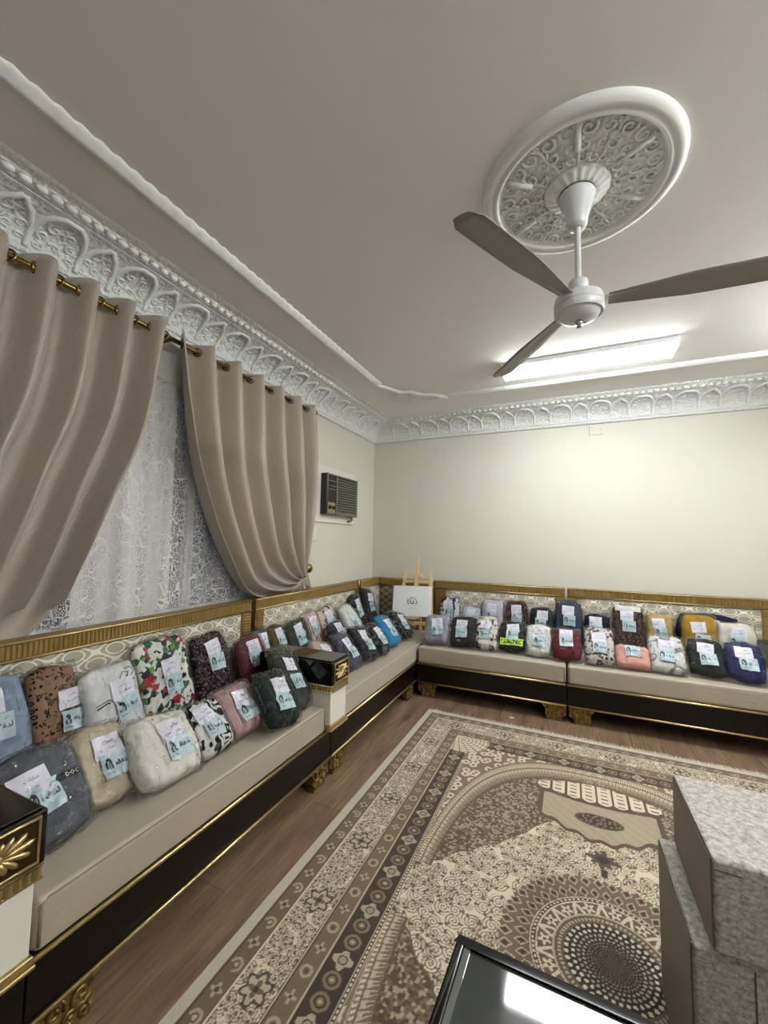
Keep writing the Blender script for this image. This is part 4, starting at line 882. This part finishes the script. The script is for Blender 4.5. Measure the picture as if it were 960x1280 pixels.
#        pose:  facing wall, centre x y z, lean, in-plane turn, width, height
POSE = {
    'F1': ('L', 0.670, -3.853, 0.577, 38, 1, 0.260, 0.298),
    'F2': ('L', 0.624, -3.619, 0.570, 38, -0, 0.201, 0.278),
    'F3': ('L', 0.718, -3.434, 0.565, 38, -5, 0.265, 0.267),
    'F4': ('L', 0.712, -3.206, 0.554, 38, -1, 0.190, 0.237),
    'F5': ('L', 0.695, -2.991, 0.559, 38, 1, 0.235, 0.250),
    'F6': ('L', 0.812, -2.835, 0.573, 38, -9, 0.213, 0.286),
    'F7': ('L', 0.720, -2.615, 0.612, 38, -10, 0.202, 0.360),
    'B0': ('L', 0.260, -3.823, 0.662, 14, 4, 0.260, 0.417),
    'B1': ('L', 0.261, -3.600, 0.656, 14, 2, 0.185, 0.404),
    'B2': ('L', 0.305, -3.385, 0.635, 14, 6, 0.250, 0.360),
    'B3': ('L', 0.260, -3.086, 0.661, 14, 5, 0.300, 0.414),
    'B4': ('L', 0.264, -2.766, 0.644, 14, 4, 0.250, 0.380),
    'B5': ('L', 0.315, -2.475, 0.615, 14, 6, 0.240, 0.318),
    'B6': ('L', 0.225, -2.285, 0.639, 14, 6, 0.190, 0.318),
    'C0': ('L', 0.240, -2.120, 0.664, 14, 3, 0.170, 0.261),
    'C1': ('L', 0.285, -1.915, 0.616, 14, 8, 0.270, 0.322),
    'C2': ('L', 0.250, -1.666, 0.627, 14, 10, 0.190, 0.344),
    'C3': ('L', 0.250, -1.426, 0.628, 14, 9, 0.260, 0.345),
    'C4': ('L', 0.420, -1.496, 0.605, 30, 1, 0.250, 0.283),
    'C5': ('L', 0.360, -1.162, 0.657, 30, 5, 0.240, 0.383),
    'C6': ('L', 0.256, -0.870, 0.677, 14, 10, 0.210, 0.403),
    'C7': ('L', 0.257, -0.610, 0.672, 14, -2, 0.220, 0.438),
    'D0': ('L', 0.587, -2.040, 0.554, 38, -20, 0.200, 0.238),
    'D1': ('L', 0.665, -1.821, 0.572, 38, -1, 0.190, 0.284),
    'D2': ('L', 0.691, -1.605, 0.577, 38, -9, 0.235, 0.296),
    'D3': ('L', 0.712, -1.375, 0.571, 38, -3, 0.200, 0.282),
    'D4': ('L', 0.675, -1.060, 0.579, 38, -8, 0.220, 0.301),
    'D5': ('L', 0.690, -0.770, 0.573, 38, -15, 0.250, 0.286),
    'E1': ('B', 1.073, -0.730, 0.575, 38, 4, 0.231, 0.292),
    'E2': ('B', 1.333, -0.718, 0.578, 38, 3, 0.244, 0.300),
    'E3': ('B', 1.545, -0.696, 0.586, 38, 3, 0.198, 0.320),
    'E4': ('B', 1.773, -0.680, 0.571, 38, 2, 0.233, 0.281),
    'E5': ('B', 2.003, -0.705, 0.570, 38, 1, 0.208, 0.280),
    'E6': ('B', 2.227, -0.736, 0.568, 38, 1, 0.228, 0.273),
    'E7': ('B', 2.478, -0.724, 0.582, 38, -0, 0.217, 0.311),
    'E8': ('B', 2.713, -0.764, 0.532, 38, -1, 0.238, 0.182),
    'E9': ('B', 2.950, -0.731, 0.574, 38, -2, 0.233, 0.289),
    'E10': ('B', 3.210, -0.700, 0.574, 38, -4, 0.230, 0.289),
    'E11': ('B', 3.430, -0.735, 0.578, 38, -5, 0.225, 0.298),
    'G1': ('B', 1.073, -0.277, 0.673, 14, 1, 0.204, 0.366),
    'G2': ('B', 1.310, -0.285, 0.639, 14, 1, 0.195, 0.285),
    'G3': ('B', 1.528, -0.272, 0.693, 14, 0, 0.212, 0.373),
    'G4': ('B', 1.767, -0.277, 0.674, 14, -0, 0.202, 0.382),
    'G5': ('B', 2.003, -0.282, 0.652, 14, -0, 0.208, 0.336),
    'G6': ('B', 2.245, -0.281, 0.658, 14, -1, 0.234, 0.409),
    'G7': ('B', 2.489, -0.282, 0.652, 14, -1, 0.216, 0.311),
    'G8': ('B', 2.741, -0.281, 0.656, 14, -1, 0.243, 0.405),
    'G9': ('B', 2.985, -0.287, 0.632, 14, -1, 0.200, 0.355),
    'G10': ('B', 3.256, -0.345, 0.644, 14, -2, 0.235, 0.380),
    'G11': ('B', 3.509, -0.335, 0.668, 14, -2, 0.249, 0.336),
    'G12': ('B', 3.350, -0.218, 0.665, 8, -2, 0.440, 0.370),
}
K_ = cloth
SPEC = {   # key: (material, label)
 'F1': (K_('grey marl', 'plain', '#4d4f56', '#6a6c74'), 'dark grey garment in a clear bag leaning beside the near armrest'),
 'F2': (K_('cream knit', 'plain', '#b8ab92', '#d0c6b0'), 'beige garment in a clear bag in the front row, right of the dark grey bag'),
 'F3': (K_('off white fleece', 'plain', '#d9d5cb', '#e6e3da'), 'plain off-white fleece in a clear bag in the left front row'),
 'F4': (K_('black white red print', 'print', '#d9d8d4', '#15151a', '#15151a', 0.9), 'black and white large patterned garment in a clear bag on the left sofa'),
 'F5': (K_('pink rib knit', 'vstripe', '#b59696', '#a28484', None, 90), 'pale pink ribbed knit in a clear bag, front row of the left sofa'),
 'F6': (K_('bottle green', 'floral', '#1c2a26', '#26352f', '#0f1614', 0.7), 'bottle green garment with red piping in a clear bag, left sofa front row'),
 'F7': (K_('olive charcoal', 'plain', '#33362f', '#474a41'), 'dark olive garment in a clear bag right against the far armrest'),
 'B0': (K_('ice blue', 'plain', '#7d8ba0', '#98a5b6'), 'pale blue garment in a clear bag at the left picture edge'),
 'B1': (K_('leopard', 'leopard', '#8f7057', '#1e1612', '#6b4f3a', 0.9), 'brown leopard print garment in a clear bag under the left curtain'),
 'B2': (K_('white drawn', 'plain', '#d5d6d8', '#e3e4e6'), 'white garment with thin black line drawing in a clear bag'),
 'B3': (multi('flower print', ['#d8d8d2', '#e0e0dc', '#1f4d2e', '#d3d3cc', '#6f8f3c', '#a0161d', '#17191d', '#dcdcd6', '#2f6d4a', '#d8d8d2', '#1c1d20', '#e0e0dc'], 42), 'white, red and green flower print garment in a clear bag'),
 'B4': (K_('plum floral', 'floral', '#1d1519', '#4a3440', '#9a8088', 1.1), 'dark plum garment with small pale flowers in a clear bag'),
 'B5': (K_('maroon stripe', 'hstripe', '#5a1f2a', '#7a4650', None, 75), 'maroon striped knit in a clear bag, left sofa back row'),
 'B6': (K_('slate blue', 'plain', '#3a4257', '#4d566c'), 'slate blue garment in a clear bag behind the maroon striped one'),
 'C0': (K_('mustard brown', 'plain', '#4c3f25', '#6e5c35'), 'mustard brown garment in a clear bag at the backrest beyond the far armrest'),
 'C1': (K_('dark moss', 'plain', '#2a2c28', '#4a4d3b'), 'moss and charcoal garment in a clear bag right behind the far armrest'),
 'C2': (K_('red white stripe', 'vstripe', '#d8cfca', '#9c5a58', None, 60), 'white garment with thin red stripes in a clear bag'),
 'C3': (K_('cream pink', 'print', '#cfc2b4', '#c8a7a0', '#3a3230', 0.6), 'cream and dusty pink garment in a clear bag beyond the striped one'),
 'C4': (K_('black melange', 'floral', '#1b1b20', '#3a3a42', '#56565e', 1.2), 'black speckled garment in a clear bag resting on the cream and pink one'),
 'C5': (K_('white cotton', 'plain', '#cfcfcd', '#dededc'), 'white garment in a clear bag tilted among dark bags in the corner sofa'),
 'C6': (K_('black knit', 'plain', '#15161a', '#26272c'), 'black garment in a clear bag at the backrest, second from the corner'),
 'C7': (K_('black twill', 'plain', '#1a1b20', '#2c2d33'), 'black garment in a clear bag at the left wall backrest, closest to the corner'),
 'D0': (K_('blush', 'plain', '#c4a49f', '#d3b8b2'), 'blush pink garment in a clear bag half hidden by the far armrest'),
 'D1': (K_('grey purple', 'floral', '#4a4858', '#5c5a6c', '#6e6c7e', 1.4), 'grey purple garment in a clear bag just past the far armrest'),
 'D2': (K_('black satin', 'print', '#17171c', '#2a1c24', '#34343c', 1.0), 'black satin garment in a clear bag, between the grey purple and black-grey ones'),
 'D3': (K_('black grey', 'print', '#1a1a1e', '#55565a', '#2b2b30', 0.8), 'black and grey garment in a clear bag, left of the bright blue one'),
 'D4': (K_('bright blue', 'plain', '#1f7fae', '#2a90bf'), 'bright turquoise blue garment in a clear bag on the corner sofa'),
 'D5': (K_('black dotted', 'dots', '#17171b', '#8d8a90', None, 1.0), 'black dotted garment in a clear bag below the easel'),
 'E1': (K_('lavender grey', 'plain', '#8d8c9a', '#a3a2ae'), 'lavender grey garment in a clear bag, front row beside the easel'),
 'E2': (K_('black wool', 'plain', '#1c1c1d', '#313130'), 'black garment with one tall label in a clear bag, second from the easel'),
 'E3': (K_('ivory print', 'print', '#cfc8bd', '#d9d3c8', '#4a4440', 0.9), 'ivory garment with a dark sprig print in a clear bag'),
 'E4': (K_('black sweatshirt', 'plain', '#17171a', '#26262a'), 'black sweatshirt with a neon green lettered band in a clear bag'),
 'E5': (K_('milk white', 'plain', '#c9cbc4', '#dcddd7'), 'milk white garment in a clear bag, right of the neon lettered one'),
 'E6': (K_('wine red', 'plain', '#4e141f', '#6b1f2c'), 'wine red garment in a clear bag in front of the middle cushion joint'),
 'E7': (K_('ivory plum print', 'floral', '#c9c3bc', '#5c4248', '#8f7d74', 0.9), 'ivory and plum speckled garment in a clear bag, right of the wine red one'),
 'E8': (K_('salmon pink', 'plain', '#d29a8f', '#dba89d'), 'low salmon pink folded garment in a clear bag'),
 'E9': (K_('white tee', 'print', '#d3d2cf', '#dddcd9', '#8d8a88', 0.5), 'white garment with a black printed word in a clear bag'),
 'E10': (K_('black green', 'plain', '#14191a', '#242a29'), 'black green garment with two labels in a clear bag, left of the navy one'),
 'E11': (K_('navy', 'plain', '#1b1c46', '#2a2b5c'), 'navy garment with one big square label in a clear bag at the right end'),
 'G1': (K_('white navy', 'print', '#c9cdd2', '#2a3350', '#2a3350', 0.5), 'white and navy garment in a clear bag, first of the back row by the easel'),
 'G2': (K_('pale ice', 'plain', '#aebcc8', '#c5d0d8'), 'pale ice blue garment in a clear bag, second of the back row'),
 'G3': (K_('lilac white', 'plain', '#b0aab4', '#c6c1c9'), 'tall lilac white garment in a clear bag, third of the back row'),
 'G4': (K_('maroon flower', 'floral', '#2a141b', '#5a2a38', '#a58a90', 1.1), 'maroon flowered garment in a clear bag, back row of the back sofa'),
 'G5': (K_('forest green', 'plain', '#17221f', '#23302b'), 'forest green garment in a clear bag, back row of the back sofa'),
 'G6': (K_('slate navy', 'plain', '#2c3446', '#3d475c'), 'slate navy garment in a clear bag at the middle backrest joint'),
 'G7': (K_('midnight', 'plain', '#10141f', '#1d2433'), 'midnight blue garment in a clear bag, right of the slate navy one'),
 'G8': (K_('brown flower', 'floral', '#33231f', '#5c443c', '#8a7266', 1.2), 'brown flowered garment with a white collar in a clear bag'),
 'G9': (K_('pale mustard', 'plain', '#a58b50', '#b9a068'), 'pale mustard garment in a clear bag, back row, beside the brown flowered one'),
 'G10': (K_('deep mustard', 'plain', '#a1791f', '#b58d33'), 'deep mustard yellow garment in a clear bag'),
 'G11': (K_('ecru', 'plain', '#cdc7ba', '#dcd7cb'), 'ecru garment in a clear bag, last of the back row'),
 'G12': (K_('dark navy', 'plain', '#14182a', '#20263c'), 'wide dark navy garment lying behind the mustard yellow bag'),
}
class Bag:
    def __init__(s, key, wd, ht, T, seed): s.w, s.h, s.T, s.sd = wd, ht, T, seed
    def depth(s, u, v):
        u, v = max(-1, min(1, u)), max(-1, min(1, v)); q = ((1-abs(u)**4.5)*(1-abs(v)**4.0))**0.40
        n = mnoise.noise(Vector((u*1.7+s.sd*3.7, v*1.7, s.sd)))*0.45+mnoise.noise(Vector((u*5+s.sd, v*4, s.sd*2)))*0.20
        a = 0.6*sin(s.sd*5.0); cr = mnoise.noise(Vector((2.6*(u*cos(a)+v*sin(a)), 1.1*(v*cos(a)-u*sin(a)), s.sd*1.7)))
        fold = max(0, 1-abs(cr)*6)
        return s.T/2*q*(1.0-0.18*v+0.26*n-fold*0.22)
    def point(s, u, v, infl=0.0, side=1, square=False):
        k = 0.04 if square else 0.11
        x = s.w/2*u*(1-k*v*v*u*u+0.025*sin(5*v+s.sd)); z = s.h/2*v*(1-k*u*u*v*v+0.025*sin(4*u+s.sd))
        d = s.depth(u, v)+infl
        return (x, -d if side > 0 else d*0.5, z)
    def on(s, x, z, off):
        return (x, -s.depth(x/(s.w/2), z/(s.h/2))-off, z)
def crk(u, v, sd, side):
    p = Vector((u*3.2+sd*2.3, v*3.2, side*3.0+sd)); a = 1-3.2*abs(mnoise.noise(p)); b = 1-3.2*abs(mnoise.noise(p*2.3)); return 0.75*max(a, -0.2)+0.45*max(b, -0.2)-0.3
def shell(name, bag, parent, mat, infl, grow, crinkle, N=16):
    V = []; F = []; uv = []; k = N+1
    for side in (1, -1):
        o = len(V)
        for j in range(k):
            for i in range(k):
                u = -1+2*i/N; v = -1+2*j/N; u = math.copysign(abs(u)**0.8, u); v = math.copysign(abs(v)**0.8, v)
                edge = (1-abs(u)**6)*(1-abs(v)**6)
                x, y, z = bag.point(u, v, infl*edge, side, bool(crinkle and grow))
                x *= 1+grow; z *= 1+grow
                if crinkle: q = crk(u, v, bag.sd, side)*crinkle if grow else mnoise.noise(Vector((u*7+bag.sd, v*7, side*3.0)))*crinkle; y += -q*edge*side; x += q*0.8*(1-edge); z += q*0.8*(1-edge)
                V.append((x, y, z)); uv.append((x+bag.sd*1.37, z+bag.sd*0.61))
        for j in range(N):
            for i in range(N):
                f = (o+j*k+i, o+j*k+i+1, o+(j+1)*k+i+1, o+(j+1)*k+i); F.append(f if side > 0 else f[::-1])
    me = bpy.data.meshes.new(name); me.from_pydata(V, [], F); ul = me.uv_layers.new(name='UVMap'); ix = np.empty(len(me.loops), np.int32); me.loops.foreach_get('vertex_index', ix)
    ul.data.foreach_set('uv', np.array(uv, np.float32)[ix].ravel()); me.polygons.foreach_set('use_smooth', [True]*len(F)); me.materials.append(mat)
    bm = bmesh.new(); bm.from_mesh(me); bmesh.ops.remove_doubles(bm, verts=bm.verts, dist=1e-4); bm.to_mesh(me); bm.free()
    ob = bpy.data.objects.new(name, me); C.objects.link(ob); ob.parent = parent; return ob
def patch(name, bag, parent, mat, cx, cz, w_, h_, rot, off, n=6):
    V = []; c_, s_ = cos(rot), sin(rot); k = n+1
    for j in range(k):
        for i in range(k):
            a, b = (i/n-0.5)*w_, (j/n-0.5)*h_; V.append(bag.on(cx+c_*a-s_*b, cz+s_*a+c_*b, off))
    me = bpy.data.meshes.new(name); me.from_pydata(V, [], [(j*k+i, j*k+i+1, (j+1)*k+i+1, (j+1)*k+i) for j in range(n) for i in range(n)]); me.polygons.foreach_set('use_smooth', [True]*(n*n)); me.materials.append(mat)
    ob = bpy.data.objects.new(name, me); C.objects.link(ob); ob.parent = parent; return ob
def ink_on(name, bag, parent, mat, k, cx, cz, rot, off):
    c_, s_ = cos(rot), sin(rot); V = [bag.on(cx+c_*a-s_*b, cz+s_*a+c_*b, off) for a, b in k.V]
    me = bpy.data.meshes.new(name); me.from_pydata(V, [], k.F); me.materials.append(mat); ob = bpy.data.objects.new(name, me); C.objects.link(ob); ob.parent = parent; return ob
# where the papers sit: (u, v) of note and label as fractions of the half size; None = default for the row
PAPER = {'F1': ((-0.20, 0.22), (-0.06, -0.12)), 'F2': ((0.05, 0.28), (0.12, -0.22)), 'F3': ((0.15, 0.30), (0.22, -0.18)), 'F4': ((-0.25, 0.42), (-0.05, -0.15)), 'F5': ((0.05, 0.25), (0.05, -0.22)),
         'B1': ((0.45, 0.30), (0.50, -0.12)), 'B2': ((0.25, 0.35), (0.30, -0.08)), 'B3': ((0.10, 0.25), (0.12, -0.15)), 'E4': ((0.10, 0.40), (0.05, -0.05)), 'E6': ((0.0, 0.50), (0.0, 0.02)), 'E8': (None, (0.0, 0.35)),
         'C5': (None, (0.1, 0.0)), 'G10': ((-0.1, 0.45), (0.1, -0.05))}
for idx, (key, (mat, label)) in enumerate(SPEC.items()):
    wall_, x, y, z, lean, turn, wd, ht = POSE[key]
    group = 'bagged clothes on the left sofas' if wall_ == 'L' else 'bagged clothes on the back wall sofas'
    t = thing('clothes_bag', label, 'bag', (x, y, z), 0, group)
    rz = HP if wall_ == 'L' else 0
    t.rotation_euler = (Euler((0, 0, rz)).to_matrix() @ Euler((math.radians(-lean), 0, 0)).to_matrix() @ Euler((0, math.radians(-turn), 0)).to_matrix()).to_euler()
    rng = random.Random(idx*13+5)
    front = key[0] in 'FDE'
    wd *= 1.05; ht *= 1.06; bag = Bag(key, wd, ht, 0.05 if key == 'G12' else 0.115 if front else 0.10, idx+1.0)
    shell('garment', bag, t, mat, 0.0, 0.0, 0.0, 24)
    wrap = shell('plastic_wrap', bag, t, film_m, 0.0145, 0.045, 0.008, 34)
    pw, ph = min(0.105, wd*0.46), min(0.095, wd*0.42); nt, lb = PAPER.get(key, ((rng.uniform(-0.12, 0.12), 0.32 if front else 0.55), (rng.uniform(-0.1, 0.14), -0.25 if front else 0.12)))
    if nt:
        cx, cz, ro = nt[0]*wd/2, nt[1]*ht/2, rng.uniform(-0.12, 0.12)
        nb = patch('note', bag, t, note_m, cx, cz, pw, ph*0.95, ro, 0.0085); ink_on('handwriting', bag, nb, ink_pen, note_ink(pw, idx), cx, cz, ro, 0.0095)
    if lb:
        cx, cz, ro = lb[0]*wd/2, lb[1]*ht/2, rng.uniform(-0.10, 0.10)
        lb_ = patch('label', bag, t, label_m, cx, cz, pw, ph, ro, 0.0097); ink_on('label_print', bag, lb_, ink_dark, label_print(pw), cx, cz, ro, 0.0108)
    RM = t.rotation_euler.to_matrix(); lo = min((RM @ v.co).z for v in wrap.data.vertices)+z
    if lo < ZC+0.05: t.location.z += ZC+0.0015-lo
    if key == 'E4':
        bd = patch('neon_band', bag, t, simple('neon green print', '#b8e043', 0.6), 0.0, -0.46*ht/2*1.1, wd*0.80, 0.066, -0.03, 0.0055, 12)
        P, F = text_geo('BLMINC', False, 0.03); k = Ink(); k.put(P, F, wd*0.72); ink_on('band_lettering', bag, bd, ink_dark, k, 0.0, -0.46*ht/2*1.1, -0.03, 0.0068)
    if key == 'F1':
        bd = patch('printed_strip', bag, t, ink_dark, 0.60*wd/2, 0.12*ht/2, 0.09, 0.024, 0.0, 0.0052)
        P, F = text_geo('DOC', False, 0.01); k = Ink(); k.put(P, F, 0.042); ink_on('strip_lettering', bag, bd, card_m, k, 0.64*wd/2, 0.12*ht/2, 0.0, 0.0064)
    if key == 'B2':
        k = Ink(); k.put(*stroke([(-0.09, 0.02), (-0.04, 0.03), (0.0, 0.0), (0.0, -0.04), (-0.05, -0.09)], 0.006)); k.put(*stroke([(-0.09, 0.032), (-0.035, 0.042), (0.012, 0.005), (0.010, -0.045), (-0.045, -0.10)], 0.004))
        k.put(*stroke([(0.03, 0.115), (0.05, 0.14), (0.075, 0.13), (0.065, 0.105), (0.04, 0.10), (0.03, 0.115)], 0.004)); k.put(*stroke([(0.06, 0.15), (0.09, 0.15), (0.11, 0.125), (0.085, 0.11)], 0.004)); k.put(*stroke([(0.02, 0.09), (0.06, 0.085), (0.10, 0.09)], 0.004))
        ink_on('line_drawing', bag, t, ink_dark, k, 0, 0, 0, 0.0050)
    if key == 'E9':
        P, F = text_geo('NEW', False, 0.01); k = Ink(); k.put(P, F, 0.05); ink_on('printed_word', bag, t, ink_dark, k, -0.01, -0.085, 0, 0.0050)
    if key == 'G8':
        patch('white_collar', bag, t, simple('white collar', '#d5d3cf', 0.7), 0, 0.86*ht/2, wd*0.8, 0.05, 0, 0.005)
    if key == 'B3':
        for (a, b, rr) in ((-0.11, 0.02, 0.035), (0.02, -0.12, 0.028)):
            k = Ink(); n = 20; k.put([(0, 0)]+[(rr*(0.85+0.15*cos(5*2*PI*i/n))*cos(2*PI*i/n), rr*(0.85+0.15*cos(5*2*PI*i/n))*sin(2*PI*i/n)) for i in range(n)], [(0, i+1, (i+1) % n+1) for i in range(n)])
            ink_on('red_flower', bag, t, simple('red flower print', '#a3121c', 0.7), k, a, b, 0, 0.0050)

m = MB(); m.prism([(0, 0), (0.035, 0.004), (0.03, 0.022), (0.004, 0.018)], 'z', 0.0003, 0.0012); k = tag(m.build('paper_scrap', note_m), 'tiny white paper scrap on the wood floor before the back sofa', 'paper scrap'); k.location = (1.79, -1.02, 0);
